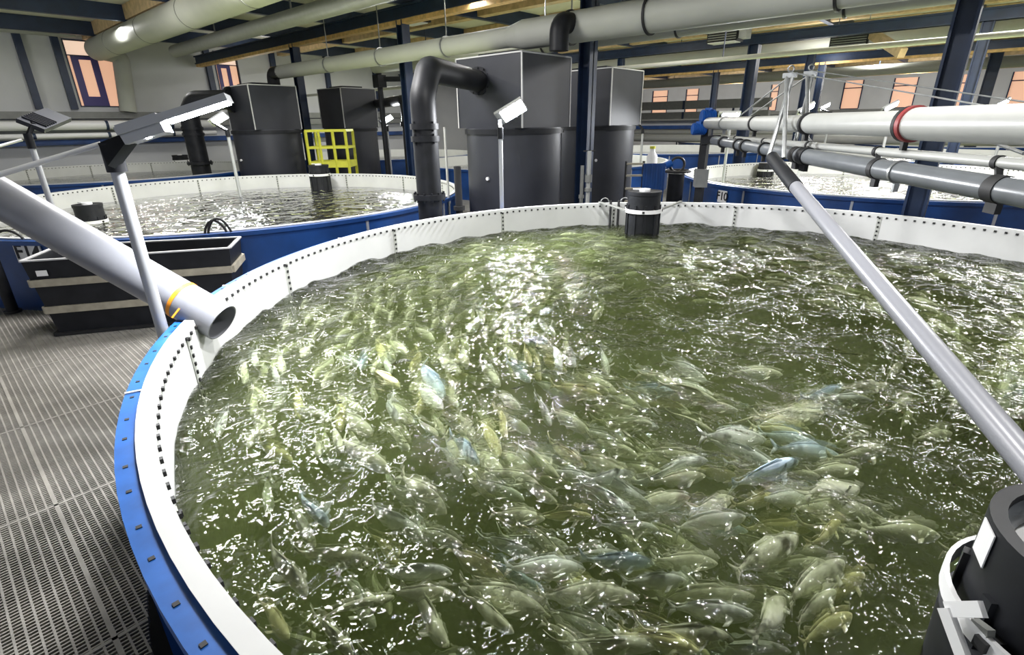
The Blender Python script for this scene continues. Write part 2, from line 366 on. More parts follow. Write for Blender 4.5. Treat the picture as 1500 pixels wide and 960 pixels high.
# ------------------------------------------------------------------ water
def water_mat(name, main_=True):
    M = bpy.data.materials.new(name); M.use_nodes = True; nt = M.node_tree; N = nt.nodes; L = nt.links
    for n in list(N): N.remove(n)
    out = N.new('ShaderNodeOutputMaterial'); tc = N.new('ShaderNodeTexCoord')
    def noise(scale, detail, dist): 
        n = N.new('ShaderNodeTexNoise'); n.inputs['Scale'].default_value = scale; n.inputs['Detail'].default_value = detail; n.inputs['Distortion'].default_value = dist
        L.new(tc.outputs['Object'], n.inputs['Vector']); return n
    prev = None
    for (s, d, di, h) in (((3.5, 1, .3, .06), (9, 1.0, .5, .036), (30, .8, .3, .011)) if main_ else ((2.5, 1, .3, .10), (6, 1.5, .5, .05), (16, 1, .3, .008))):
        n = noise(s, d, di); b = N.new('ShaderNodeBump'); b.inputs['Strength'].default_value = 1; b.inputs['Distance'].default_value = h
        L.new(n.outputs['Fac'], b.inputs['Height'])
        if prev: L.new(prev.outputs['Normal'], b.inputs['Normal'])
        prev = b
    gl = N.new('ShaderNodeBsdfGlossy'); gl.inputs['Roughness'].default_value = .02 if main_ else .08; L.new(prev.outputs['Normal'], gl.inputs['Normal'])
    fr = N.new('ShaderNodeFresnel'); fr.inputs['IOR'].default_value = 1.33 if main_ else 1.10; L.new(prev.outputs['Normal'], fr.inputs['Normal'])
    if main_:
        t1 = N.new('ShaderNodeBsdfTransparent'); t1.inputs['Color'].default_value = (.96, .98, .93, 1)
        t2 = N.new('ShaderNodeBsdfRefraction'); t2.inputs['IOR'].default_value = 1.22; t2.inputs['Roughness'].default_value = .0; L.new(prev.outputs['Normal'], t2.inputs['Normal'])
        tr = N.new('ShaderNodeMixShader'); tr.inputs['Fac'].default_value = .33; L.new(t1.outputs[0], tr.inputs[1]); L.new(t2.outputs[0], tr.inputs[2])
    else:
        n3 = noise(6, 6, .4)
        cr = N.new('ShaderNodeValToRGB'); cr.color_ramp.elements[0].position = .40; cr.color_ramp.elements[1].position = .66
        cr.color_ramp.elements[0].color = (.26, .31, .10, 1); cr.color_ramp.elements[1].color = (.85, .90, .55, 1)
        L.new(n3.outputs['Fac'], cr.inputs['Fac']); tr = N.new('ShaderNodeBsdfDiffuse'); L.new(cr.outputs['Color'], tr.inputs['Color'])
    mx = N.new('ShaderNodeMixShader'); L.new(fr.outputs['Fac'], mx.inputs['Fac']); L.new(tr.outputs[0], mx.inputs[1]); L.new(gl.outputs[0], mx.inputs[2])
    L.new(mx.outputs[0], out.inputs['Surface'])
    if main_:
        va = N.new('ShaderNodeVolumeAbsorption'); va.inputs['Color'].default_value = (.60, .67, .34, 1); va.inputs['Density'].default_value = 1.9
        vs = N.new('ShaderNodeVolumeScatter'); vs.inputs['Color'].default_value = (.70, .76, .46, 1); vs.inputs['Density'].default_value = .6; vs.inputs['Anisotropy'].default_value = .2
        ad = N.new('ShaderNodeAddShader'); L.new(va.outputs[0], ad.inputs[0]); L.new(vs.outputs[0], ad.inputs[1]); L.new(ad.outputs[0], out.inputs['Volume'])
    return M
WM = water_mat('green_tank_water'); WF = water_mat('green_murky_water', False)
WZ = .49
waves = []
for k in range(70):
    lam = math.exp(rng.uniform(math.log(.13), math.log(.9))); a = rng.uniform(0, 2*PI)
    waves.append((2*PI/lam*math.cos(a), 2*PI/lam*math.sin(a), rng.uniform(0, 2*PI), .0036*lam**.9*4/3))
def wave(x, y):
    h = np.zeros_like(x)
    for kx, ky, ph, am in waves: h += am*np.sin(kx*x+ky*y+ph)
    return h
nr, na = 150, 480
rr = (np.arange(1, nr+1)/nr)**.8*3.905; aa = np.arange(na)*2*PI/na
X_ = np.outer(rr, np.cos(aa)); Y_ = np.outer(rr, np.sin(aa))
# stretch the waves along the swirl of the current
Z_ = wave(X_+.15*np.sin(2*Y_), Y_) - .035*np.exp(-(rr[:, None]/.8)**2)
vs = [(0, 0, -.03)] + list(zip(X_.ravel(), Y_.ravel(), Z_.ravel()))
fs = [(0, 1+j, 1+(j+1) % na) for j in range(na)]
for i in range(nr-1):
    b0, b1 = 1+i*na, 1+(i+1)*na
    for j in range(na): j2 = (j+1) % na; fs.append((b0+j, b1+j, b1+j2, b0+j2))
k0 = len(vs); b0 = 1+(nr-1)*na; zb = -1.05-WZ
vs += [(3.905*math.cos(a), 3.905*math.sin(a), zb) for a in aa]
for j in range(na): j2 = (j+1) % na; fs.append((b0+j, k0+j, k0+j2, b0+j2))
fs.append(tuple(k0+j for j in range(na))[::-1])
w_ = MB(); w_.add(vs, fs, True); wo = w_.obj('tank_water', WM, split=False); wo.location = (*MAIN, WZ)
tag(wo, 'rippling green water of the large near tank with bright glints', 'water', kind='stuff')
def flatwater(c, label):
    w = MB(); w.lathe((0, 0, 0), [(.001, 0)]+[(r, .0) for r in (1, 2, 3, 3.9)], 96, smooth=False); o = w.obj('tank_water', WF); o.location = (c[0], c[1], WZ)
    # gentle waves
    tag(o, label, 'water', kind='stuff')
flatwater(TANKS['F14'], 'green rippling water in the tank marked F14'); flatwater(TANKS['F10'], 'green rippling water in the tank marked F10')
flatwater(TANKS['far_left'], 'green water in the far left tank near the wall')
for c, l in farT: flatwater(c, 'green water in the ' + l.split(' ', 1)[0] + ' ' + l.split(' ', 1)[1])

# ------------------------------------------------------------------ fish
def fish_mat(name, back, side, belly):
    M = bpy.data.materials.new(name); M.use_nodes = True; nt = M.node_tree; N = nt.nodes; L = nt.links; b = N['Principled BSDF']
    tc = N.new('ShaderNodeTexCoord'); sp = N.new('ShaderNodeSeparateXYZ'); L.new(tc.outputs['Object'], sp.inputs[0])
    no = N.new('ShaderNodeTexNoise'); no.inputs['Scale'].default_value = 28; no.inputs['Detail'].default_value = 4; L.new(tc.outputs['Object'], no.inputs['Vector'])
    ma = N.new('ShaderNodeMath'); ma.operation = 'MULTIPLY_ADD'; ma.inputs[1].default_value = .06; L.new(no.outputs['Fac'], ma.inputs[0]); L.new(sp.outputs['Z'], ma.inputs[2])
    mr = N.new('ShaderNodeMapRange'); mr.inputs['From Min'].default_value = -.02; mr.inputs['From Max'].default_value = .075; L.new(ma.outputs[0], mr.inputs['Value'])
    cr = N.new('ShaderNodeValToRGB'); e = cr.color_ramp.elements; e[0].position = .1; e[0].color = (*belly, 1); e[1].position = .95; e[1].color = (*back, 1)
    e2 = cr.color_ramp.elements.new(.5); e2.color = (*side, 1)
    L.new(mr.outputs[0], cr.inputs['Fac']); L.new(cr.outputs['Color'], b.inputs['Base Color']); b.inputs['Roughness'].default_value = .4
    return M
FM = [fish_mat('pale_green_fish', (.62, .66, .46), (.9, .92, .74), (.92, .94, .85)), fish_mat('yellow_green_fish', (.60, .60, .28), (.86, .85, .50), (.9, .9, .75)),
      fish_mat('blue_silver_fish', (.42, .56, .68), (.72, .84, .9), (.92, .95, .95)), fish_mat('silver_fish', (.68, .74, .68), (.9, .94, .88), (.95, .96, .93))]
def fish_mesh(bend, lod=0):
    """unit-length fish, head towards +X, bent sideways by the swimming stroke"""
    prof = [(.50, .004, .004), (.485, .022, .018), (.45, .052, .036), (.39, .085, .055), (.31, .115, .068), (.2, .135, .074), (.08, .137, .072), (-.04, .122, .063), (-.15, .095, .050), (-.25, .064, .035), (-.33, .038, .02), (-.385, .026, .011), (-.41, .03, .008)]
    if lod: prof = prof[::2]+([prof[-1]] if len(prof) % 2 == 0 else [])
    n = 12 if not lod else 6
    def bd(x): return bend*(math.sin((x-.5)*2.6)*.5*(.5-x)*1.2)
    vs = []; fs = []
    for (x, h, w) in prof:
        for j in range(n):
            a = 2*PI*j/n; zz = math.sin(a); vs.append((x, bd(x)+w*math.cos(a), h*zz*(.9 if zz > 0 else 1.0) + .0))
    for i in range(len(prof)-1):
        for j in range(n): j2 = (j+1) % n; fs.append((i*n+j, (i+1)*n+j, (i+1)*n+j2, i*n+j2))
    fs.append(tuple(range(n))); fs.append(tuple(len(prof)*n-n+j for j in range(n))[::-1])
    def fin(pts, th=.004):   # thin solid fin in the (x, z) plane
        k = len(vs); m_ = len(pts)
        for s in (1, -1):
            for (x, z) in pts: vs.append((x, bd(x)+s*th, z))
        fs.append(tuple(k+i for i in range(m_))); fs.append(tuple(k+m_+i for i in range(m_))[::-1])
        for i in range(m_): i2 = (i+1) % m_; fs.append((k+i, k+m_+i, k+m_+i2, k+i2))
    fin([(-.385, .02), (-.45, .06), (-.52, .13), (-.50, .06), (-.47, .0), (-.385, -.02)]); fin([(-.385, .0), (-.47, 0), (-.50, -.06), (-.52, -.13), (-.45, -.06), (-.385, -.02)])
    if not lod:
        fin([(.22, .115), (.12, .168), (.0, .15), (-.12, .13), (-.25, .085), (-.28, .06), (-.2, .06), (0, .1)]); fin([(-.02, -.11), (-.1, -.15), (-.22, -.09), (-.26, -.05), (-.12, -.09)])
        fin([(.1, -.125), (.04, -.17), (-.01, -.125)])
        for s in (1, -1):
            k = len(vs); pts = [(.26, .06, -.03), (.17, .15, -.07), (.10, .16, -.08), (.18, .062, -.05)]
            for dz in (.003, -.003):
                for (x, y, z) in pts: vs.append((x, bd(x)+s*y, z+dz))
            fs += [(k, k+1, k+2, k+3), (k+7, k+6, k+5, k+4)]+[(k+i, k+4+i, k+4+(i+1) % 4, k+(i+1) % 4) for i in range(4)]
        for s in (1, -1):      # eyes as low domes on the head
            k = len(vs); ex, ez, ey = .415, .018, .045
            for j in range(8): a = 2*PI*j/8; vs.append((ex+.014*math.cos(a), bd(ex)+s*ey, ez+.014*math.sin(a)))
            vs.append((ex, bd(ex)+s*(ey+.008), ez))
            for j in range(8): fs.append((k+j, k+(j+1) % 8, k+8))
    return vs, fs
FL = .31
meshes = {}
for bi, bend in enumerate((-.5, -.22, 0, .25, .55)):
    for mi, m_ in enumerate(FM):
        vs, fs = fish_mesh(bend); b = MB(); b.add([(x*FL, y*FL, z*FL) for x, y, z in vs], fs, True)
        me = bpy.data.meshes.new('fish'); me.from_pydata(b.v, [], b.f); me.polygons.foreach_set('use_smooth', b.sm); me.materials.append(m_)
        meshes[(bi, mi)] = me
key = """1071 711 1169 677 2 .02|1000 784 1092 759 3 .03|850 812 959 825 2 .02|1082 838 1169 787 0 .03|1165 889 1236 821 0 .04|1176 922 1223 866 0 .08|1187 877 1266 844 1 .14|1082 943 1150 874 0 .09|981 896 1103 904 3 .03|910 855 1006 849 3 .05|850 862 921 877 0 .05|932 896 1075 941 0 .06|906 926 1026 956 1 .05|906 679 1037 675 3 .03|850 694 931 694 3 .04|947 701 1034 698 0 .05|921 744 1011 726 0 .06|1000 746 1075 729 0 .06|1064 739 1141 724 1 .08|872 765 966 772 3 .05|1169 739 1259 716 0 .06|1161 742 1279 748 0 .1|1202 667 1300 656 0 .07|1187 692 1257 688 0 .05|1165 787 1231 765 1 .09|1019 645 1124 639 3 .04|1112 622 1206 606 0 .06|951 816 1052 825 0 .07|1199 934 1232 911 1 .13|974 896 1105 877 0 .1|566 811 662 841 3 .02|669 859 799 899 0 .05|669 874 753 929 0 .07|570 870 658 947 0 .08|486 907 565 880 0 .06|372 885 420 932 1 .1|460 899 515 958 0 .08|739 830 858 837 3 .05|790 859 900 870 0 .06|709 690 790 709 0 .06|746 712 816 736 0 .06|720 753 795 760 0 .07|790 760 863 753 1 .08|603 789 669 798 0 .07|585 855 658 870 0 .08|808 687 869 709 3 .06|805 929 841 958 0 .08|585 698 654 749 0 .1|280 810 288 850 2 .05|420 520 414 548 0 .05|392 540 408 560 3 .04|636 540 650 580 2 .05|520 600 545 640 0 .07|455 640 470 672 0 .1"""
FI = []   # x, y, z, heading, length, material, bend
for s in key.split('|'):
    tx, ty, hx, hy, mi, dp = s.split(); z = WZ-.045-float(dp)*.7
    a = PZ(float(tx), float(ty), z); b = PZ(float(hx), float(hy), z); d = b-a
    FI.append(((a+b)/2, math.atan2(d.y, d.x), min(.44, max(.24, d.length)), int(mi), True))
def dens(r, ang, px, py):
    if r < .75 or r > 3.72: return 0
    d = .9
    if r < 1.5: d *= (r-.75)/.75
    if px > 1230 and py > 640: d *= .12
    if px < 560 and py > 690: d *= .35
    if 850 < px < 1500 and 380 < py < 540: d *= .35
    if py < 400: d *= .7
    return d
def projp(p):
    v = p-O; d = v.dot(FWD)
    return (750+F_PX*v.dot(CU)/d, 480-F_PX*v.dot(CV)/d, d) if d > .2 else (0, 0, -1)
tries = 0; grid = {}
for f in FI: grid.setdefault((int(f[0].x/.3), int(f[0].y/.3)), []).append(f[0])
while len(FI) < 800 and tries < 60000:
    tries += 1
    r = 3.75*math.sqrt(random.random()); a = random.random()*2*PI
    p = Vector((MAIN[0]+r*math.cos(a), MAIN[1]+r*math.sin(a), WZ-.06-abs(random.gauss(0, .13))))
    if p.z < WZ-.5: continue
    px, py, dd = projp(p)
    if dd < 0 or px < -80 or px > 1580 or py > 1040: continue
    if random.random() > dens(r, a, px, py): continue
    k = (int(p.x/.3), int(p.y/.3)); ok = True
    for i in (-1, 0, 1):
        for j in (-1, 0, 1):
            for q in grid.get((k[0]+i, k[1]+j), ()):
                dq = q-p; rad = Vector((math.cos(a), math.sin(a), 0)); tan = Vector((-math.sin(a), math.cos(a), 0))
                if (abs(dq.dot(rad))/.085)**2+(abs(dq.dot(tan))/.20)**2+(abs(dq.z)/.07)**2 < 1: ok = False
    if not ok: continue
    grid.setdefault(k, []).append(p)
    FI.append((p, a+PI/2+random.gauss(0, .22), random.uniform(.26, .36), random.choice((0, 0, 0, 1, 3, 3, 0, 2 if random.random() < .4 else 0)), False))
def zone(p, px, py):
    if py < 420: return ('small pale fish in the shoal along the far side of the near tank', 'fish along the far side of the near tank')
    if px < 450 and py > 640: return ('dim greenish fish below the glints at the near left side of the near tank', 'fish at the near left side of the near tank')
    if px < 760 and py < 640: return ('pale green fish swimming down the left side of the near tank in a dense shoal', 'fish at the left side of the near tank')
    if px < 700: return ('pale green fish near the front of the near tank, left of the densest shoal', 'fish in the lower left of the near tank')
    if px > 1180 and py < 640: return ('pale fish beneath the glints on the right side of the near tank', 'fish on the right side of the near tank')
    if px > 1180: return ('pale green fish between the front shoal and the big black drum', 'fish beside the big black drum')
    if py < 620: return ('greenish fish circling the dark middle of the near tank', 'fish round the middle of the near tank')
    if py < 780: return ('pale fish heading right in the shoal below the middle of the near tank', 'fish below the middle of the near tank')
    return ('large pale fish swimming right near the front edge of the picture', 'fish at the front of the near tank')
SPECIAL = {0: 'blue-silver fish angled upwards, right of the middle of the front shoal', 1: 'grey-silver fish bent in a curve above the front shoal', 2: 'bright blue-backed fish heading right, bluest of the shoal',
           3: 'pale fish swimming up to the right beside the dark open water', 4: 'pale curved fish nearest the dark open water by the big black drum', 7: 'pale green fish rising steeply to the right at the bottom of the photo',
           8: 'long creamy white fish lying level at the bottom, right of the middle', 30: 'single bright silver fish in the dark water left of the front shoal',
           31: 'long pale fish pointing down right, just right of the single silver fish', 34: 'curved pale fish left of the others at the bottom of the photo', 48: 'small bluish fish close to the left liner at the blue rim'}
order = []
for i, f in enumerate(FI):
    px, py, dd = projp(f[0]); inside = -20 < px < 1520 and 280 < py < 985
    order.append((0 if f[4] else (1 if inside else 3), dd, i, px, py))
order.sort()
rest = MB(); restv = [fish_mesh(b, 1) for b in (-.3, 0, .35)]
for n, (cls, dd, i, px, py) in enumerate(order):
    p, h, L_, mi, keyf = FI[i]
    if n < 300:
        bi = random.randrange(5)
        o = bpy.data.objects.new('fish', meshes[(bi, mi)]); COL.objects.link(o)
        tilt = random.gauss(0, .14)
        o.location = p; o.rotation_euler = (random.gauss(0, .35) + (-.35 if keyf else 0), tilt*.4, h); s = L_/FL; o.scale = (s, s*1.05, s*.98)
        lb, gp = zone(p, px, py)
        tag(o, SPECIAL.get(i, lb) if keyf else lb, 'fish', gp)
    else:
        vs, fs = restv[n % 3]; c, s = math.cos(h), math.sin(h)
        rest.add([(p.x+(x*c-y*s)*L_, p.y+(x*s+y*c)*L_, p.z+z*L_) for x, y, z in vs], fs, True)
o = rest.obj('fish_shoal', FM[0], split=False); tag(o, 'shoal of small distant fish towards the back of the near tank', 'fish', kind='stuff')

# ------------------------------------------------------------------ equipment
def zat(xy, py):     # height at which an upright line over xy is seen at image row py
    lo, hi = -1., 6.
    for _ in range(50):
        mid = (lo+hi)/2
        if projp(Vector((xy[0], xy[1], mid)))[1] > py: lo = mid
        else: hi = mid
    return mid
def mach(d, cx, cb, X0=None, sX=1.3, sY=1.5, r=.86, label='', grp='dark square-topped tanks', zt=2.98):
    c = P(cx, cb, d); x0, y0 = c.x, c.y; zb = 1.87; mx, my = x0+sX/2, y0+sY/2
    t = thing('degassing_tower', label, 'tank', (mx, my, 0), grp)
    MB().tube([(mx, my, .005), (mx, my, zb)], r, 40).obj('round_tank', BLACKM, t)
    MB().b3(x0, x0+sX, y0, y0+sY, zb, zt).obj('square_housing', BLACKM, t)
    e = MB(); w = .022
    for (a, b) in (((x0, y0), (x0+sX, y0)), ((x0, y0), (x0, y0+sY)), ((x0+sX, y0), (x0+sX, y0+sY)), ((x0, y0+sY), (x0+sX, y0+sY))):
        e.bar((a[0], a[1], zt), (b[0], b[1], zt), w)
    for a in ((x0, y0), (x0+sX, y0), (x0, y0+sY)): e.bar((a[0], a[1], zb), (a[0], a[1], zt), w)
    e.obj('welded_edges', EDGE, t)
    MB().b3(x0+.25, x0+sX-.25, y0+.3, y0+sY-.3, zt+.012, zt+.07).obj('lid', BLACK, t)
    MB().lathe((mx, my, 0), [(r, zb-.10), (r+.03, zb-.10), (r+.03, zb-.02), (r, zb-.02)], 40, closed=True).obj('band', BLACK, t)
    q = PC(715 if d < 9 else cx-20, 262 if d < 9 else 235, (mx, my), r); n = Vector((q.x-mx, q.y-my, 0)).normalized()
    MB().tube([q-n*.01, q+n*.03], .03, 14).obj('bolt_cap', WHITE, t)
    return (x0, y0, mx, my, zt)
mA = mach(8.4, 765, 187, label='large dark tank with square top beside the bright lamp, nearest of the four')
mB = mach(11, 893, 183, label='dark square-topped tank behind the blue column, right of the nearest one')
mC = mach(13.2, 374, 188, sX=1.25, sY=1.5, label='dark square-topped tank at the left, beside the yellow cage', zt=2.93)
mD = mach(15.5, 505, 185, sX=1.2, sY=1.3, r=.8, label='dark square-topped tank right behind the yellow cage, smallest looking of the four', zt=2.98)

def bend(pts, rad=.2, n=6):
    """round the corners of a polyline"""
    pts = [Vector(p) for p in pts]; out = [pts[0]]
    for i in range(1, len(pts)-1):
        a, b, c = pts[i-1], pts[i], pts[i+1]; r = min(rad, (a-b).length*.45, (c-b).length*.45)
        p0 = b+(a-b).normalized()*r; p1 = b+(c-b).normalized()*r
        for k in range(n+1): t = k/n; out.append(p0*(1-t)**2+b*2*t*(1-t)+p1*t*t)
    return out+[pts[-1]]
def flange(a, d, r, parent, m_=BLACK, name='flange', bolts=12):
    d = Vector(d).normalized(); b = MB(); b.tube([a-d*.035, a+d*.035], r*1.32, 28)
    u = Zv if abs(d.z) < .9 else Vector((1, 0, 0)); s1 = d.cross(u).normalized(); s2 = s1.cross(d)
    for k in range(bolts):
        q = a+(s1*math.cos(2*PI*k/bolts)+s2*math.sin(2*PI*k/bolts))*r*1.2; b.tube([q-d*.06, q+d*.06], .014, 6)
    return b.obj(name, m_, parent)
# big black elbow pipe on the near tower
def elbow_pipe(base_px, d, ytop, fl_pt, r, label, zelb, grp=None):
    b0 = P(base_px[0], base_px[1], d); bx, by = b0.x, b0.y; F = Vector(fl_pt)
    t = thing('black_elbow_pipe', label, 'pipe', (bx, by, 0), grp)
    top = F.z; dirh = (Vector((F.x, F.y, 0))-Vector((bx, by, 0))); dl = dirh.length; dirh.normalize()
    k = min(.34, dl*.4)
    pts = [Vector((bx, by, .003)), Vector((bx, by, top-k)), Vector((bx, by, top))+dirh*k*.75, F]
    MB().tube(bend(pts, .1, 3), r, 28).obj('pipe', BLACK, t)
    flange(Vector((bx, by, 1.03)), (0, 0, 1), r, t); flange(Vector((bx, by, top-k-.35)), (0, 0, 1), r*.86, t, name='coupling', bolts=4); flange(Vector((bx, by, top-k-.50)), (0, 0, 1), r*.86, t, name='coupling', bolts=4)
    flange(F-dirh*.04, dirh, r, t)
    return bx, by
elbow_pipe((630, 300), 7.1, 120, PX(702, 119, mA[0]), .165, 'large black elbow pipe with bolted flanges feeding the dark tank by the lamp', 2.6)
elbow_pipe((292, 235), 14.3, 130, PX(341, 146, mC[0]), .24, 'black elbow pipe behind the near lamp head, joined to the left dark tank', 2.7)
pp = P(600, 230, 14.2); q = P(590, 150, 14.2); t = thing('black_pipe', 'thin black bent pipe left of the large black elbow pipe', 'pipe', (pp.x, pp.y, 0))
z1 = zat((pp.x, pp.y), 146); q2 = PX(552, 143, mD[0]+1.25)
MB().tube(bend([(pp.x, pp.y, .005), (pp.x, pp.y, z1), Vector((q2.x, q2.y, z1))], .35), .13, 20).obj('pipe', BLACK, t)
flange(Vector((pp.x, pp.y, z1-.6)), (0, 0, 1), .13, t)
v = P(556, 120, 14.0); tt = thing('black_valve_stack', 'black upright pipe with a valve beside the small dark tank', 'pipe', (v.x, v.y, 0))
zt = zat((v.x, v.y), 98); zb_ = zat((v.x, v.y), 260)
MB().tube([(v.x, v.y, .005), (v.x, v.y, zt)], .075, 16).obj('pipe', BLACK, tt)
MB().box((v.x, v.y, zt-.35), (.26, .26, .3)).obj('valve_body', BLACK, tt)
e2 = P(602, 108, 14.0); MB().bar((v.x, v.y, zt-.3), (e2.x, e2.y, zt-.3), .12).obj('side_branch', BLACK, tt)

def tubething(name, label, cat, pts, r, material, part='pipe', parent_loc=None, **k):
    t = thing(name, label, cat, pts[0], **k); MB().tube(pts, r, 28).obj(part, material, t); return t
def online(a, b, px):
    a = Vector(a); b = Vector(b); lo, hi = 0., 1.; s = projp(b)[0] > projp(a)[0]
    for _ in range(50):
        m_ = (lo+hi)/2; x = projp(a+(b-a)*m_)
        if (x[2] > 0 and x[0] > px) == s: hi = m_
        else: lo = m_
    return a+(b-a)*m_
def clamp(p, d, r, parent, m_, w=.04, name='pipe_clamp', lug=True):
    d = Vector(d).normalized(); b = MB(); b.tube([p-d*w/2, p+d*w/2], r*1.1+.004, 28)
    if lug:
        side = d.cross(Zv).normalized(); b.box(p+side*(r*1.15+.02)*(-1), (.03, w*1.2, .05), ax=(side, d, side.cross(d)))
        b.box(p-Vector((0, 0, r*1.1+.03)), (.04, w, .07), ax=(side, d, side.cross(d)))
    return b.obj(name, m_, parent)
# overhead ducts
zp_ = PY(60, 47, 23.5).z
t = tubething('wall_pipe', 'white pipe along the top of the left wall, left of the lit window', 'pipe', [(-8, 23.55, zp_), (4.9, 23.55, zp_)], .09, PVCW)
z5 = PX(860, 37, 7.75).z
t = tubething('overhead_pipe', 'long white-grey pipe passing over the nearest dark square-topped tank', 'pipe', [(7.75, -4, z5), (7.75, 6.6, z5)], .23, DUCT)
MB().tube([(7.75, 6.59, z5), (7.75, 6.9, z5)], [.23, .17], 28).obj('reducer', DUCT, t)
MB().tube([(7.75, 6.9, z5), (7.75, 15.6, z5)], .17, 28).obj('pipe', DUCT, t)
for y_ in (1.8, 4.2, 5.6, 8.6, 10.8, 13.0):
    clamp(Vector((7.75, y_, z5)), (0, 1, 0), .23 if y_ < 6.6 else .17, t, RUBBER if y_ < 6 else STEEL, .03, lug=False)
    MB().tube([(7.75, y_, z5+.15), (7.75, y_, 4.83)], .012, 8).obj('hanger_rod', STEEL, t)
MB().tube(bend([(7.75, 15.55, z5), (7.75, 16.1, z5), (7.75, 16.1, 2.95)], .3), .17, 24).obj('end_elbow', BLACK, t)
el = PX(823, 42, 7.5); t = thing('duct_drop', 'black bent pipe dropping from the white-grey pipe onto the near dark tank', 'pipe', (7.3, el.y, 3))
MB().tube(bend([(7.7, el.y-.1, z5+.03), (7.3, el.y-.1, z5+.03), (7.3, el.y-.1, 2.985)], .25), .15, 20).obj('pipe', BLACK, t)
pz = PX(960, 44, 9.1)
t = tubething('overhead_pipe', 'slimmer white-grey pipe just below and behind the long overhead pipe', 'pipe', [(9.1, -4, pz.z), (9.1, 13, pz.z)], .15, DUCT)
for y_ in (2.0, 4.4, 7.2): clamp(Vector((9.1, y_, pz.z)), (0, 1, 0), .15, t, RUBBER, .03, lug=False); MB().tube([(9.1, y_, pz.z), (9.1, y_, 4.83)], .012, 8).obj('hanger_rod', STEEL, t)
t = tubething('air_duct', 'thick grey-green air duct running from the corner of the lit window overhead', 'duct', [(5.35, -4, 4.42), (5.35, 23.35, 4.42)], .34, DUCT, 'duct')
for y_ in (5, 8.2, 11.4, 14.6, 17.8, 21): MB().tube([(5.35, y_-.015, 4.42), (5.35, y_+.015, 4.42)], .348, 28).obj('duct_joint', DUCTG, t)
MB().tube(bend([(5.35, 23.3, 4.42), (5.35, 23.62, 4.42), (6.05, 23.62, 4.30), (5.85, 23.62, 2.5)], .2), .26, 24).obj('duct_drop', DUCT, t)
t = tubething('air_duct', 'slim dark grey duct below the thick grey-green air duct', 'duct', [(6.15, -3, 4.02), (6.15, 18.6, 4.02)], .16, DUCTG, 'duct')
for y_ in (7.5, 11.5, 15.5): MB().bar((6.15, y_, 4.1), (6.15, y_, 4.84), .05, .02).obj('hanger', STEEL, t)
for (px, py, X, r, l) in ((1100, 75, 21, .22, 'broad pale duct between the second and third blue beams'), (1200, 108, 31, .22, 'pale pipe above the row of far windows'), (1000, 92, 12.6, .05, 'thin pale conduit behind the dark tanks')):
    p_ = PX(px, py, X); t = tubething('overhead_duct', l, 'duct', [(X, -9, p_.z), (X, 23.6, p_.z)], r, DUCT, 'duct')
    for y_ in (0, 5, 10, 15): MB().tube([(X, y_, p_.z), (X, y_, 4.84)], .015, 6).obj('hanger_rod', NAVY, t)
# bright pipes on the left wall
for (py, r, l) in ((184, .14, 'upper white pipe along the left wall below the window'), (199, .08, 'lower white pipe along the left wall below the window')):
    a = PY(100, py, 23.2); t = tubething('wall_pipe', l, 'pipe', [(-8, 23.2, a.z), (8.5, 23.2, a.z)], r, WHITE)
    for x_ in (1, 3, 5, 7): clamp(Vector((x_, 23.2, a.z)), (1, 0, 0), r, t, NAVY, .08, lug=False); MB().bar((x_, 23.2, a.z), (x_, 23.98, a.z), .05).obj('bracket', NAVY, t)
for (px, py, X, r, x0, x1, l) in ((1300, 205, 29, .2, -9, 20, 'white pipe crossing in front of the distant tanks'), (960, 194, 30, .13, 5, 23, 'distant white pipe right of the dark tanks')):
    p_ = PX(px, py, X); t = tubething('supply_pipe', l, 'pipe', [(X, x0, p_.z), (X, x1, p_.z)], r, PVCW)
    for y_ in (x0+1, (x0+x1)/2, x1-1): MB().tube([(X, y_, .003), (X, y_, p_.z)], .04, 8).obj('support_leg', NAVY, t)

# ------------------------------------------------------------------ right-hand pipe bridge
a = P(1038, 180, 8.5); b = P(1492, 188, 3.12); a.z = b.z = 1.9; dr = (b-a).normalized(); b2 = b+dr*2.2
t = thing('feed_pipe', 'thick white pipe crossing the right side at eye height, with a red gasket', 'pipe', a)
MB().tube([a, online(a, b2, 1190)], .088, 28).obj('pipe', PVCW, t); MB().tube([online(a, b2, 1188), online(a, b2, 1340)], .099, 28).obj('pipe', PVCW, t); MB().tube([online(a, b2, 1338), b2], .118, 28).obj('pipe', PVCW, t)
for px, r, m_ in ((1062, .088, STEEL), (1107, .088, RUBBER), (1184, .098, RUBBER)): clamp(online(a, b2, px), dr, r, t, m_, .035)
MB().tube([online(a, b2, 1338)-dr*.02, online(a, b2, 1338)+dr*.02], .134, 28).obj('gasket', RED, t); clamp(online(a, b2, 1332), dr, .118, t, RUBBER, .035, 'coupling_ring')
a2 = P(1046, 206, 8.2); c2 = P(1495, 283, 3.05); d2 = (c2-a2).normalized(); c2 = c2+d2*1.5
t = thing('feed_pipe', 'dark grey pipe with black clamps below the thick white pipe', 'pipe', a2)
MB().tube([a2, online(a2, c2, 1166)], .065, 24).obj('pipe', PVCD, t); MB().tube([online(a2, c2, 1166), c2], .079, 24).obj('pipe', PVCD, t)
for px, w in ((1060, .05), (1082, .03), (1092, .05), (1120, .03), (1168, .1), (1286, .06), (1463, .09)): clamp(online(a2, c2, px), d2, .074, t, RUBBER, w)
clamp(online(a2, c2, 1317), d2, .078, t, STEEL, .025); clamp(online(a2, c2, 1180), d2, .078, t, BLACK, .12, 'valve_body')
a3 = P(1062, 202, 8.3); c3 = P(1497, 241, 3.1); d3 = (c3-a3).normalized(); c3 += d3*1.5
t = thing('feed_pipe', 'thin pale grey pipe between the white pipe and the dark grey pipe', 'pipe', a3)
MB().tube([a3, c3], .036, 20).obj('pipe', PVCW, t)
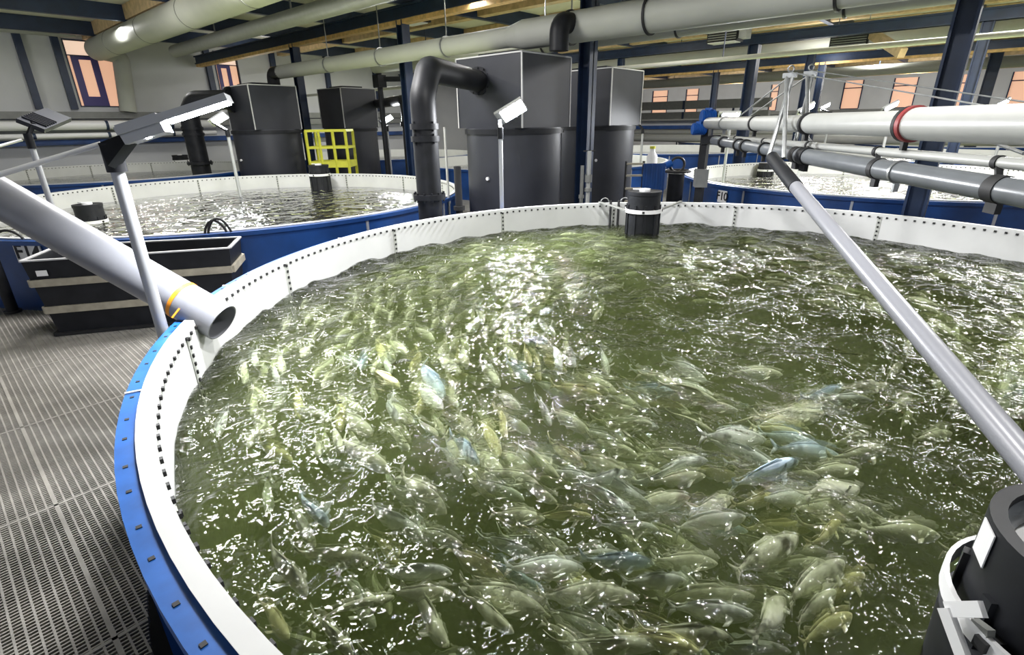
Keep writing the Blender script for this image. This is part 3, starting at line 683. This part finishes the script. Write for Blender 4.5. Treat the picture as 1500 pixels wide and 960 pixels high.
for px in (1078, 1120, 1185, 1286, 1463):
    p_ = online(a3, c3, px); q_ = online(a2, c2, px); clamp(p_, d3, .036, t, RUBBER, .04, lug=False); MB().bar(p_, q_, .035, .03).obj('clamp_bracket', RUBBER, t)
# slanted pipe
s0 = P(1131, 231, 5.7); s1 = P(1164, 272, 5.0); s2 = P(1560, 742, 1.85)
t = thing('slanted_feed_pipe', 'long pale grey pipe slanting down across the right of the near tank', 'pipe', s2)
MB().tube([s1, s2], .058, 28, hollow=.005).obj('pipe', PVC, t); MB().tube([s0, s1+(s1-s0)*.05], .066, 24).obj('black_sleeve', BLACK, t)
# steel masts with guy rods
def mast(apex, f1, f2, label, ring):
    t = thing('steel_mast', label, 'mast', f1)
    for k, f in enumerate((f1, f2)): MB().tube([Vector(f), Vector(apex)+Vector((.0, .03*(k*2-1), 0))], .023, 12).obj('leg', STEEL, t)
    MB().box(Vector(apex)+Vector((0, 0, .01)), (.05, .14, .05)).obj('head_block', STEEL, t)
    rc = Vector(apex)+Vector((0, 0, .075)); sd = Rr
    MB().tube(arc(rc, sd, Zv, .033, 0, 2*PI, 16), .008, 8).obj('lifting_ring', STEEL, t); return t
ap1 = P(1157, 112, 5.7); ap2 = P(1187, 109, 6.2)
m1 = mast(ap1, P(1126, 229, 5.7), P(1148, 232, 5.5), 'left of the two upright steel masts over the dark grey pipe', 0)
m2 = mast(ap2, P(1163, 215, 6.2), P(1182, 233, 6.0), 'right of the two upright steel masts, behind the other', 0)
for (p_, q_, r, l) in ((ap1, P(1076, 176, 7.6), .009, 'guy rod from the left steel mast down to the left'), (ap2, P(1096, 172, 7.8), .009, 'guy rod from the right steel mast down to the left'),
                       (ap1+Vector((0, 0, .04)), P(1520, 168, 3.1), .006, 'lower thin guy rod running right from the left mast'), (ap2+Vector((0, 0, .04)), P(1520, 152, 3.6), .006, 'upper thin guy rod running right from the right mast')):
    tag(MB().tube([p_, q_], r, 8).obj('guy_rod', STEEL), l, 'rod')
tag(MB().tube([P(1170, 185, 6.1), P(1190, 210, 5.9)], .014, 8).obj('diagonal_brace', STEEL), 'short diagonal steel brace beside the right mast', 'brace')
tag(MB().tube([P(1412, 193, 5.2), P(1500, 225, 4.4)], .016, 8).obj('diagonal_brace', STEEL), 'bright diagonal steel brace below the thick white pipe at the right', 'brace')
# end post of the bridge
pb = P(1032, 215, 8.75); t = thing('pipe_support_post', 'black post carrying the left ends of the crossing pipes', 'post', (pb.x, pb.y, 0))
MB().b3(pb.x-.06, pb.x+.06, pb.y-.06, pb.y+.06, .002, 1.92).obj('post', BLACK, t); e_ = P(1052, 192, 8.4); MB().bar((pb.x, pb.y, 1.62), (e_.x, e_.y, 1.66), .14, .12).obj('bracket', BLACK, t)
MB().box((pb.x, pb.y, 1.02), (.2, .2, .3), rz=.6).obj('control_box', DUCTG, t)
for (px, py, w, l) in ((1037, 171, .2, 'blue electric motor at the left end of the white pipe'), (1024, 189, .17, 'small blue gearbox just below the blue electric motor')):
    c_ = P(px, py, 8.6); t = thing('electric_motor', l, 'motor', c_)
    sd = Rr; MB().tube([c_-sd*.11, c_+sd*.11], w*.5, 20).obj('motor_body', MOTOR, t)
    f = MB()
    for k in range(7): o_ = c_+sd*(-.09+.03*k); f.tube([o_-sd*.004, o_+sd*.004], w*.57, 20)
    f.obj('cooling_fins', MOTOR, t); MB().tube([c_+sd*.11, c_+sd*.135], w*.42, 16).obj('end_cap', BLACK, t)
    MB().box(c_+Vector((0, 0, w*.55)), (.1, .08, .05)).obj('terminal_box', MOTOR, t)

# ------------------------------------------------------------------ left pipe
p0 = P(-70, 250, 3.32); p1 = P(326, 473, 3.4); dp = (p1-p0).normalized()
t = thing('filling_pipe', 'thick grey plastic pipe slanting over the blue rim at the left, open end', 'pipe', p1)
MB().tube([p0-dp*.8, p1], .127, 48, hollow=.008).obj('pipe', PVC, t)
sp = online(p0, p1, 268)
st = MB(); st.tube([sp-dp*.012, sp+dp*.012], .130, 40); so = st.obj('strap', ORANGE, None); tag(so, 'orange strap tied round the thick grey pipe at the rim', 'strap')
side = dp.cross(Zv).normalized()
sq = P(252, 466, 3.12); s_end = P(263, 452, 3.14)
k_ = MB(); k_.bar(s_end, sq, .022, .003); ko = k_.obj('strap_tail', ORANGE, so); ko.parent = so

# ------------------------------------------------------------------ lamps
def lamp(name_label, base, top, hc, ex, nrm, L_, W_, r=.037, lit=True, power=40, near=False, head=None, th=.045):
    """post with a flat head: hc centre, ex long axis, nrm the way the light faces"""
    ex = Vector(ex).normalized(); nrm = Vector(nrm); nrm = (nrm-ex*nrm.dot(ex)).normalized(); ey = nrm.cross(ex); hc = Vector(hc)
    t = thing('lamp_post', name_label, 'lamp', base)
    MB().tube([base, top], r, 20).obj('pole', ALU, t)
    b = MB(); b.tube([Vector(top)-Vector((0, 0, .12)), Vector(top)+Vector((0, 0, .03))], r*1.35, 18); b.bar(Vector(top), hc-ex*L_*.42-nrm*.03, r*1.6, r*1.2); b.obj('bracket', BLACK, t)
    h = MB().box(hc, (L_, W_, th), ax=(ex, ey, nrm))
    for k in range(6): h.box(hc-ex*(L_*.38-k*L_*.07)-nrm*(th*.5+.01), (.006, W_*.9, .02), ax=(ex, ey, nrm))
    ho = h.obj('lamp_head', head or (DUCTG if near else ALU), t)
    MB().box(hc+nrm*(th/2+.002)+ex*L_*.08, (L_*.78, W_*.86, .004), ax=(ex, ey, nrm)).obj('led_panel', (LED if near else LEDF) if lit else BLACK, ho, )
    if lit:
        l = bpy.data.lights.new('lamp_light', 'AREA'); l.energy = power; l.color = (.95, .97, 1); l.shape = 'RECTANGLE'; l.size = L_*.78; l.size_y = W_*.86
        o = bpy.data.objects.new('lamp_light', l); COL.objects.link(o); mm = Matrix((ex, -ey, -nrm)).transposed().to_4x4(); mm.translation = hc+nrm*(th/2+.012)+ex*L_*.08; o.matrix_world = mm
        o.visible_camera = True
    return t
def fixsub():
    for o in bpy.data.objects:
        if o.name.startswith('led_panel') and o.parent: o.matrix_parent_inverse = Matrix.Translation(-o.parent.parent.location) @ Matrix() if False else o.matrix_parent_inverse
# near left lamp
dpole = 2.5
while (P(203, 360, dpole).xy-Vector(MAIN)).length < TR+.09 and dpole < 4: dpole += .01
if dpole >= 4 or dpole <= 2.51: dpole = 3.0
pb = P(203, 360, dpole); bx, by = pb.x, pb.y
zt = zat((bx, by), 238); top = Vector((bx, by, zt)); 
dd = projp(top)[2]
hA = P(182, 199, dd-.05); hB = P(338, 149, dd+.05)
t = thing('lamp_post', 'grey lamp post standing at the blue rim beside the thick grey pipe, nearest lamp', 'lamp', (bx, by, .3))
MB().tube([(bx, by, .25), top+Vector((0, 0, .10))], .034, 28).obj('pole', ALU, t)
c_ = P(166, 218, dd-.02); ex = (hB-hA).normalized()
br = MB(); br.tube([top+Vector((0, 0, -.05)), top+Vector((0, 0, .1))], .05, 20)
q1, q2, q3, q4 = P(143, 210, dd-.08), P(186, 193, dd-.08), P(187, 205, dd-.08), P(158, 243, dd-.08); back = FWD*.07
vs = [q1, q2, q3, q4, q1+back, q2+back, q3+back, q4+back]
br.add(vs, [(0, 1, 2, 3), (7, 6, 5, 4), (0, 4, 5, 1), (1, 5, 6, 2), (2, 6, 7, 3), (3, 7, 4, 0)]); br.obj('bracket', BLACK, t)
nrm = (Vector((0, 0, -1))-Fh*.04); nrm = (nrm-ex*nrm.dot(ex)).normalized(); ey = nrm.cross(ex); hc = (hA+hB)/2; L_ = (hB-hA).length
h = MB().box(hc-nrm*.02, (L_, .2, .04), ax=(ex, ey, nrm)); h.box(hc-ex*L_*.31-nrm*.0+ey*0, (L_*.36, .17, .10), ax=(ex, ey, nrm))
ho = h.obj('lamp_head', ALU, t)
MB().box(hc+nrm*.004+ex*L_*.19, (L_*.58, .15, .008), ax=(ex, ey, nrm)).obj('led_panel', LED, t)
e_ = P(217, 195, dd-.06); MB().tube([e_-ex*.02, e_+ex*.004], .028, 20).obj('end_lens', LED, t)
l = bpy.data.lights.new('lamp_light', 'AREA'); l.energy = 110; l.color = (.97, .98, 1); l.shape = 'RECTANGLE'; l.size = L_*.62; l.size_y = .17
o = bpy.data.objects.new('lamp_light', l); COL.objects.link(o); mm = Matrix((ex, -ey, -nrm)).transposed().to_4x4(); mm.translation = hc+nrm*.02+ex*L_*.16; o.matrix_world = mm
tag(MB().tube([P(-40, 268, dd-.2), P(148, 211, dd-.02)], .014, 12).obj('stay_rod', WHITE), 'thin bright rod running left from the nearest lamp post', 'rod')
# second lamp seen from behind
b0 = P(70, 285, 5.6); z_ = zat((b0.x, b0.y), 200)
lamp('dark lamp head seen from behind at the far left', (b0.x, b0.y, .8), (b0.x, b0.y, z_), P(66, 176, 5.6), P(95, 166, 5.9)-P(40, 188, 5.3), ray(66, 176)*.55-Zv*.6, .55, .24, .028, lit=False, power=60, head=BLACKM)
tag(MB().tube([P(-30, 222, 5.3), P(32, 205, 5.6)], .014, 12).obj('stay_rod', WHITE), 'thin bright rod beside the lamp head seen from behind', 'rod')
# lamp by the near tower
b0 = PZ(729, 303, .8); z_ = zat((b0.x, b0.y), 190)
rr_ = Vector((b0.x-MAIN[0], b0.y-MAIN[1], 0)).normalized()*(TR+.12); b0 = Vector((MAIN[0]+rr_.x, MAIN[1]+rr_.y, 0))
dN = projp(Vector((b0.x, b0.y, 1.8)))[2]
lamp('bright lamp on a white pole in front of the nearest dark square-topped tank', (b0.x, b0.y, .003), (b0.x, b0.y, z_), P(748, 163, dN), P(764, 153, dN-.05)-P(733, 172, dN+.05), -Fh*.75-Zv*.8-Rr*.1, .42, .22, .03, power=230, near=True)
for (bp, d, yt, hp, pw, l, nz) in (((347, 262), 11.5, 192, (320, 174), 60, 'lit lamp on a white pole beside the left dark tank', -.7), ((574, 262), 15.0, 186, (565, 175), 60, 'lit lamp on a pole between the thin bent pipe and the small dark tank', -.7),
                              ((938, 240), 17, 190, (930, 161), 40, 'distant lamp just right of the dark tanks', .9), ((1180, 200), 12.6, 172, (1180, 159), 90, 'bright lamp showing between the steel masts', -.7),
                              ((1300, 190), 13.5, 168, (1303, 156), 70, 'bright lamp just above the thick white pipe, left of the thick column', -.7), ((1212, 190), 19, 165, (1207, 156), 60, 'fainter lamp above the thick white pipe, right of the masts', -.7),
                              ((1470, 190), 14, 165, (1466, 151), 60, 'lamp above the thick white pipe at the right edge', -.7)):
    b0 = P(bp[0], bp[1], d); z_ = zat((b0.x, b0.y), yt)
    hc = P(hp[0], hp[1], d); lamp(l, (b0.x, b0.y, .003), (b0.x, b0.y, z_), hc, Rr*.9+Zv*.45, Fh*nz-Zv*.75, .42, .18, .035, power=pw)
# head on the glint direction beyond the F10 tank
b0 = P(1062, 240, 12.0); lamp('lamp hidden behind the thick white pipe, left of the steel masts', (b0.x, b0.y, .003), (b0.x, b0.y, 1.9), P(1066, 170, 12.0), Rr, -Fh*.6-Zv*.8, .5, .3, .03, power=260)

# ------------------------------------------------------------------ black drums in the tanks
def drum(cx, cy, r, zt, label, ringz, px_arms=(), cap=True, lip=False, zb=WZ-.12, ring_r=1.12, seed=0):
    t = thing('overflow_drum', label, 'drum', (cx, cy, zb), 'black drums in the tanks')
    if lip: MB().lathe((cx, cy, 0), [(r, zb), (r, zt), (r-.035, zt), (r-.035, zb)], 48, closed=True).obj('drum_body', BLACK, t)
    else: MB().tube([(cx, cy, zb), (cx, cy, zt)], r, 40).obj('drum_body', BLACK, t)
    MB().lathe((cx, cy, 0), [(r*ring_r, ringz-.025), (r*ring_r, ringz+.025), (r*ring_r-.012, ringz+.025), (r*ring_r-.012, ringz-.025)], 48, closed=True).obj('white_ring', WHITE, t)
    rb = MB()
    for k in range(10):
        a = 2*PI*k/10+seed; d_ = Vector((math.cos(a), math.sin(a), 0)); rb.box(Vector((cx, cy, (zb+ringz)/2+.06))+d_*(r+.004), (.02, .03, ringz-zb+.05), ax=(d_, Zv.cross(d_), Zv))
    rb.obj('drum_ribs', BLACK, t)
    for k in range(4):
        a = 2*PI*k/4+.5+seed; d_ = Vector((math.cos(a), math.sin(a), 0)); MB().box(Vector((cx, cy, ringz))+d_*(r*ring_r*.5+r*.5), (r*(ring_r-1)+.02, .03, .03), ax=(d_, Zv.cross(d_), Zv)).obj('ring_bracket', RUBBER, t)
    if cap:
        MB().tube([(cx, cy, zt), (cx, cy, zt+.035)], .075, 24).obj('cap', WHITE, t); MB().bar((cx, cy, zt+.025), Vector((cx, cy, zt+.03))-Rr*.16+Fh*.03, .03, .015).obj('cap_handle', WHITE, t)
        MB().lathe((cx, cy, 0), [(r+.008, zt-.04), (r+.008, zt+.006), (r-.02, zt+.006)], 40).obj('top_rim', BLACK, t)
    for (s, e) in px_arms: MB().bar(s, e, .035, .018).obj('hanging_arm', DUCTG, t)
    return t
c_ = PZ(945, 343, WZ); c_ += Vector((Fh.x, Fh.y, 0))*.2
zt = zat((c_.x-.2*Fh.x, c_.y-.2*Fh.y), 283); zr = zat((c_.x-.2*Fh.x, c_.y-.2*Fh.y), 311); rD = .225
def rimpt(px, py): return PZ(px, py, TZ+.03)
drum(c_.x, c_.y, rD, zt, 'black drum with white ring hanging at the far rim of the near tank', zr, [(Vector((c_.x, c_.y, zr))-Rr*(rD+.02), rimpt(878, 296)), (Vector((c_.x, c_.y, zr))+Rr*(rD+.02), rimpt(998, 295))])
# big drum bottom right
rB = .262; zB = 1.02
best = None
for i in range(60):
    for j in range(60):
        x_ = 1.6+.02*i; y_ = -1.1+.02*j; e = 0
        for (px, py, z) in ((1452, 775, zB), (1352, 952, .56)):
            q = PZ(px, py, z); v = Vector((x_, y_)); l_ = Vector((q.x, q.y)).normalized(); e += (abs(l_.x*v.y-l_.y*v.x)-rB)**2
        tp = projp(Vector((x_, y_, zB))-Vector((0, 0, 0))+Vector((Fh.x, Fh.y, 0))*rB); e += ((tp[1]-708)/900)**2
        if (best is None or e < best[0]) and projp(Vector((x_, y_, zB)))[0] > 1480: best = (e, x_, y_)
bx, by = best[1], best[2]
tB = drum(bx, by, rB, zB, 'large open black drum with white ring at the bottom right corner', .78, cap=False, lip=True, ring_r=1.16, seed=.3)
MB().lathe((bx, by, 0), [(rB+.015, WZ-.1), (rB+.03, .70), (rB+.0, .72)], 48).obj('drum_sleeve', BLACK, tB)
MB().lathe((bx, by, 0), [(rB-.06, zB-.25), (rB-.06, zB-.05), (rB-.036, zB-.02)], 48).obj('inner_sleeve', PVCD, tB)
MB().lathe((bx, by, 0), [(0.001, zB-.12), (rB-.05, zB-.07)], 32).obj('inner_plate', WHITE, tB)
q = PC(1441, 795, (bx, by), rB+.002); n = Vector((q.x-bx, q.y-by, 0)).normalized(); sdd = Zv.cross(n)
lb = MB().box(q, (.075, .003, .10), ax=(sdd, n, Zv)).obj('paper_label', WHITE, tB)
q = PC(1410, 905, (bx, by), rB*1.22); n = Vector((q.x-bx, q.y-by, 0)).normalized(); sdd = Zv.cross(n)
pA, pB_, pC_ = (PC(x_, y_, (bx, by), rB*1.30) for x_, y_ in ((1385, 893), (1425, 1000), (1440, 893)))
ar = MB(); ar.bar(pA+(pA-pB_)*.02, pB_, .04, .014, up=n); ar.bar(pA-n*.005, pC_, .035, .012, up=n); ar.obj('support_bracket', WHITE, tB)
ar = MB(); q1_, q2_ = (PC(x_, y_, (bx, by), rB*1.12) for x_, y_ in ((1428, 912), (1452, 930))); ar.bar(q1_, q2_, .02, .02, up=n); ar.obj('dark_bracket', DUCTG, tB)
def drum_at(px, pyb, pyt, pyr, r, label, **k):
    c = PZ(px, pyb, WZ); zt = zat((c.x, c.y), pyt); zr = zat((c.x, c.y), pyr); c2 = c+Vector((Fh.x, Fh.y, 0))*r*.9
    return drum(c2.x, c2.y, r, zt, label, zr, **k)
drum_at(467, 279, 243, 257, .23, 'black drum hanging in the F14 tank in front of the yellow cage')
drum_at(263, 250, 228, 236, .25, 'black drum in the far left tank beside the black elbow pipe')
drum_at(124, 330, 302, 327, .2, 'black drum half hidden behind the thick grey pipe at the left')
drum_at(1125, 258, 240, 250, .2, 'dark drum in the F10 tank behind the slanted pipe', cap=False)

# bracket with two black bars on the far rim
t = thing('rim_bracket', 'pair of black bars with silver loops hung on the far rim left of the drum', 'bracket', PZ(897, 297, .8))
for px in (894, 900):
    q = PZ(px, 297, TZ); rv = Vector((MAIN[0]-q.x, MAIN[1]-q.y, 0)).normalized(); q = Vector((MAIN[0], MAIN[1], 0))-rv*(TR-.12)
    q.z = TZ
    off = Rr*((px-897)*.01); MB().bar(q+off+Vector((0, 0, .05)), q+off+Vector((0, 0, -.38)), .025).obj('bar', RUBBER, t)
    MB().tube(arc(q+off*4+Vector((0, 0, .03)), Rr, Zv, .06, 0, PI, 10), .008, 8).obj('loop', STEEL, t)

# ------------------------------------------------------------------ black tub
F1, F2, B1, B2 = (PZ(x, y, .78) for x, y in ((30, 384), (336, 364), (85, 361), (352, 348)))
cn = (F1+F2+B1+B2)/4; cn.z = 0
def inset(p, k, z): q = cn+(Vector((p.x, p.y, 0))-cn)*k; q.z = z; return q
t = thing('storage_tub', 'large black rectangular tub with beige ribs standing on the grating', 'tub', cn)
cor = [F1, F2, B2, B1]; T = MB()
o1 = [inset(p, 1, .78) for p in cor]; o0 = [inset(p, .9, .004) for p in cor]; i1 = [inset(p, .955, .78) for p in cor]; i0 = [inset(p, .86, .06) for p in cor]
vs = o0+o1+i1+i0; fs = [(3, 2, 1, 0)]
for j in range(4):
    k = (j+1) % 4; fs += [(j, k, 4+k, 4+j), (4+j, 4+k, 8+k, 8+j), (8+j, 8+k, 12+k, 12+j)]
fs.append((12, 13, 14, 15)); T.add(vs, fs); T.obj('tub_body', BLACK, t)
rim_ = MB()
for j in range(4): rim_.bar(inset(cor[j], 1.0, .785), inset(cor[(j+1) % 4], 1.0, .785), .028, .014)
rim_.obj('rim_edge', EDGE, t)
for z_ in (.56, .28, ):
    k = .9+.1*z_/.78+.012; rb = MB()
    for j in range(4): rb.bar(inset(cor[j], k, z_), inset(cor[(j+1) % 4], k, z_), .045, .07)
    rb.obj('rib', BEIGE, t)
ft = MB()
for j in range(4): ft.bar(inset(cor[j], .93, .02), inset(cor[(j+1) % 4], .93, .02), .05, .03)
ft.obj('foot_rail', RUBBER, t)
u = (F2-F1).normalized(); nn = u.cross(Zv); q = inset(F1, .985, .66)+u*.13+nn*.02
MB().box(q, (.09, .006, .055), ax=(u, nn, Zv)).obj('paper_tag', WHITE, t)
# black corner post of the F14 tank wall
q = P(18, 440, 6.6)
for (px, d, l) in ((8, 6.35, 'black drain pipe standing against the blue F14 tank at the left edge'),):
    q = PZ(px+12, 458, 0); t = tubething('drain_pipe', l, 'pipe', [(q.x, q.y, .003), (q.x, q.y, .72)], .055, BLACK)
    MB().tube([(q.x, q.y, .003), (q.x, q.y, .03)], .08, 16).obj('foot', RUBBER, t)
# hoses on the F14 rim
def hose(px, py, w, h, label):
    a = PZ(px-w, py, TZ+.02); b = PZ(px+w, py-2, TZ+.02); mid = (a+b)/2; pts = []
    for k in range(15):
        s = k/14; p_ = a*(1-s)+b*s; p_.z = TZ+.02+h*math.sin(PI*s)**.7; pts.append(p_)
    tag(MB().tube(pts, .014, 10).obj('black_hose', RUBBER), label, 'hose')
hose(316, 342, 16, .14, 'black hose looping over the F14 tank rim behind the tub'); hose(322, 342, 17, .16, 'second black hose loop over the F14 rim, just behind the first')
hose(12, 352, 22, .1, 'black hose on the rim above the F14 plate')

# ------------------------------------------------------------------ yellow guard cage
t = thing('guard_cage', 'yellow framed guard cage between the two dark tanks at the left', 'cage', P(476, 250, 12.9))
q0 = P(447, 192, 13.6); q1 = P(505, 192, 13.6); zT = q0.z; q0.z = q1.z = 0; bk = Vector((Fh.x, Fh.y, 0))*.7
for name, s, e in (('post', q0, q0), ('post', q1, q1), ('post', q0+bk, q0+bk), ('post', q1+bk, q1+bk), ('post', q0*.68+q1*.32, q0*.68+q1*.32), ('post', q0*.32+q1*.68, q0*.32+q1*.68)):
    MB().bar((s.x, s.y, .003), (s.x, s.y, zT), .055).obj(name, YEL, t)
for z_, h_ in ((zT, .06), (zT-.42, .06), (zT-.85, .16), (zT-1.2, .05)):
    for s, e in ((q0, q1), (q0, q0+bk), (q1, q1+bk), (q0+bk, q1+bk)): MB().bar((s.x, s.y, z_), (e.x, e.y, z_), .05, h_).obj('rail', YEL, t)

# ------------------------------------------------------------------ roof heaters
def heater(px, py, X, w, label):
    c = PX(px, py, X); t = thing('unit_heater', label, 'heater', c)
    MB().box(c, (.5, w, .42)).obj('housing', BLACK, t)
    g_ = MB()
    for k in range(6): g_.b3(c.x-.27, c.x-.25, c.y-w/2+.03, c.y+w/2-.03, c.z-.17+.06*k, c.z-.145+.06*k)
    g_.obj('grille', DUCTG, t)
    MB().box(c+Vector((0, -w/2-.12, .02)), (.4, .2, .36)).obj('gas_box', ALU, t)
    MB().box(c+Vector((-.05, 0, -.225)), (.45, w*.9, .02)).obj('drip_tray', WHITE, t)
    for s in (-1, 1): MB().tube([c+Vector((0, s*w*.4, .2)), Vector((c.x, c.y+s*w*.4, 4.84))], .012, 6).obj('hanger_rod', STEEL, t)
heater(1063, 50, 16.6, .85, 'black ceiling heater hanging over the steel masts'); heater(1246, 58, 19.2, .95, 'black ceiling heater hanging left of the thick column'); heater(606, 20, 9.6, .7, 'black ceiling heater at the top, left of the near dark tank')
a_ = PX(1278, 50, 19); b_ = PX(1322, 78, 17.8); tag(MB().bar(a_, b_, .18, .22).obj('timber_brace', WOOD), 'pale timber brace beside the right ceiling heater', 'brace', kind='structure')
# small equipment beyond the far rim
c = P(929, 258, 10.2); t = thing('step_ladder', 'small step with pale slats beside the dark tank', 'steps', (c.x, c.y, 0))
for s in (-1, 1): q = c+Rr*.17*s; MB().bar((q.x, q.y, .003), (q.x, q.y, 1.22), .035).obj('side_rail', RUBBER, t)
for z_ in (.45, .7, .95, 1.17): MB().bar(Vector((c.x, c.y, z_))-Rr*.17, Vector((c.x, c.y, z_))+Rr*.17, .12, .03).obj('slat', BEIGE, t)
c = P(957, 262, 10.0); t = thing('blue_panel', 'blue sheet panel standing right of the small step', 'panel', (c.x, c.y, 0))
MB().box((c.x, c.y, .6), (.42, .05, 1.18), ax=(Rr, Fh, Zv)).obj('sheet', BLUE, t)
for k in range(4): MB().box(Vector((c.x, c.y, .6))+Rr*(-.15+.1*k)-Fh*.03, (.03, .03, 1.16), ax=(Rr, Fh, Zv)).obj('rib', BLUE, t)
c = P(862, 260, 8.7); t = thing('valve_pipe', 'pale upright pipe with a grey valve before the dark tanks', 'pipe', (c.x, c.y, 0))
MB().tube([(c.x, c.y, .003), (c.x, c.y, 1.5)], .035, 14).obj('pipe', PVCW, t); MB().tube([(c.x, c.y, 1.0), (c.x, c.y, 1.12)], .06, 14).obj('valve_body', DUCTG, t); MB().tube([(c.x, c.y, .85), (c.x, c.y, .9)], .06, 14).obj('union', DUCTG, t)
MB().bar(Vector((c.x, c.y, 1.5))-Rr*.1, Vector((c.x, c.y, 1.5))+Rr*.1, .02).obj('handle', RUBBER, t)
for (px, d, r, zt_, m_, l) in ((671, 7.9, .055, 1.35, RUBBER, 'black upright pipe just left of the near dark tank'), (656, 8.6, .02, 1.9, PVCW, 'thin pale upright rod right of the large black elbow pipe'), (852, 9.0, .03, 1.25, DUCTG, 'thin dark pipe at the foot of the blue column')):
    c = P(px, 270, d); t = tubething('upright_pipe', l, 'pipe', [(c.x, c.y, .003), (c.x, c.y, zt_)], r, m_); MB().tube([(c.x, c.y, .7), (c.x, c.y, .76)], r*1.6, 14).obj('coupling', m_, t)
c = P(992, 245, 10.4); t = thing('pump', 'dark pump with a coiled hose beside the corner of the F10 tank', 'pump', (c.x, c.y, 0))
MB().tube([(c.x, c.y, .003), (c.x, c.y, .95)], .16, 20).obj('pump_body', BLACK, t)
MB().tube(arc(Vector((c.x, c.y, 1.12)), Rr, Zv, .14, 0, 2*PI, 20), .025, 10).obj('coiled_hose', RUBBER, t); MB().tube(arc(Vector((c.x, c.y, 1.0)), Rr, Fh, .26, 0, 2*PI, 20), .025, 10).obj('coiled_hose', RUBBER, t)
MB().tube([Vector((c.x, c.y, 1.1))-Rr*.25, Vector((c.x, c.y, 1.16))-Rr*.12], .07, 16).obj('motor', MOTOR, t)
c = P(955, 232, 11.0); t = thing('white_canister', 'small white canister standing beyond the blue panel', 'canister', (c.x, c.y, .9))
MB().lathe((c.x, c.y, 0), [(.001, .003), (.11, .003), (.11, 1.25), (.06, 1.33), (.05, 1.4), (.001, 1.4)], 20).obj('canister_body', WHITE, t); MB().tube([(c.x, c.y, 1.4), (c.x, c.y, 1.45)], .06, 14).obj('lid', YEL, t)
c = PZ(287, 935, .35); t = thing('float_ball', 'orange-red fitting just under the blue flange at the bottom left', 'fitting', c)
MB().tube([c+Vector((0, 0, -.12)), c+Vector((0, 0, .12))], .03, 16).obj('fitting_body', REDO, t); MB().tube([c+Vector((0, 0, -.35)), c+Vector((0, 0, -.12))], .02, 12).obj('stem', BLACK, t)

yA = PX(1128, 160, 33).y; zA = PX(960, 149, 33).z; zB_ = PX(960, 175, 33).z
for za, zb__, l in ((zA-.02, zA-.5, 'upper wide grey duct below the far small windows'), (zB_, zB_+.4, 'lower wide grey duct below the far small windows')):
    t = thing('grey_duct', l, 'duct', (33, yA, za)); MB().b3(32.8, 33.2, yA, 23.5, za, zb__).obj('duct', DUCTG, t)
    for k in range(5): MB().bar((32.78, yA+1+4*k, za), (32.78, yA+1+4*k, zb__), .12, .06).obj('bracket', NAVY, t)
    for k in range(3): MB().b3(33.0, 33.1, yA+2+7*k, yA+2.1+7*k, .003, min(za, zb__)).obj('support_leg', NAVY, t)

# ------------------------------------------------------------------ light
w = bpy.data.worlds.new('world'); sc.world = w; w.use_nodes = True
w.node_tree.nodes['Background'].inputs['Color'].default_value = (.80, .86, 1.0, 1); w.node_tree.nodes['Background'].inputs['Strength'].default_value = .85
def area(name, loc, size, power, col=(1, .98, .95), aim=None, sizey=None):
    l = bpy.data.lights.new(name, 'AREA'); l.energy = power; l.color = col; l.size = size
    if sizey: l.shape = 'RECTANGLE'; l.size_y = sizey
    o = bpy.data.objects.new(name, l); COL.objects.link(o); o.location = loc
    d = (Vector(aim)-Vector(loc)) if aim else Vector((0, 0, -1)); o.rotation_euler = d.to_track_quat('-Z', 'Y').to_euler(); return o
def ceiling_lamp_seen_in_water(px, py, z, sx, sy, pw):   # hangs where its mirror image lies in the water
    h_ = PZ(px, py, WZ); r_ = ray(px, py); k_ = (z-WZ)/(-r_.z); pos = h_+Vector((r_.x, r_.y, -r_.z))*k_
    o = area('ceiling_fixture_light', pos, sx, pw, (1, .98, .98), sizey=sy); o.rotation_euler = (0, 0, YAW-PI/2)
ceiling_lamp_seen_in_water(1420, 570, 4.45, 2.2, 1.2, 1000)
ceiling_lamp_seen_in_water(455, 700, 4.45, 2.0, 1.2, 650)
ceiling_lamp_seen_in_water(735, 500, 4.2, 1.0, .6, 200)
for (x_, y_, p_) in ((4.6, -.8, 250), (3.6, 2.2, 240), (4.5, 10.5, 230), (13.5, 1.6, 170), (14, 10, 260), (5, 19, 260), (22.5, 1.5, 300), (22.5, 11, 300), (31, 5, 300), (14, 19.5, 260), (24, -6, 260)):
    area('ceiling_fixture_light', (x_, y_, 4.55), .5, p_, (1, .99, .97), sizey=.3)
for (x_, y_, p_) in ((11.5, 6, 110), (3.5, 14.5, 90), (18, 14, 110), (20, 5, 110), (26, 6, 120), (35.5, 13, 420), (35.5, 4, 420), (35.5, -5, 420), (35.5, 20, 300), (11, -1.5, 40), (9.8, 21, 70), (0.5, 21, 60)):  # added fill without fixtures, brightens the ceiling and far walls like bounced light
    l = bpy.data.lights.new('fill_light', 'POINT'); l.energy = p_; l.color = (1, .98, .95); l.shadow_soft_size = .6
    o = bpy.data.objects.new('fill_light', l); COL.objects.link(o); o.location = (x_, y_, 3.9)
sc.view_settings.view_transform = 'Standard'; sc.view_settings.look = 'None'; sc.view_settings.exposure = -.28; sc.view_settings.gamma = 1
try: sc.view_settings.use_curve_mapping = False
except Exception: pass
sc.cycles.use_denoising = True
sc.cycles.max_bounces = 8; sc.cycles.transparent_max_bounces = 12; sc.cycles.volume_bounces = 1; sc.cycles.sample_clamp_indirect = 4
sc.cycles.caustics_reflective = False; sc.cycles.caustics_refractive = False
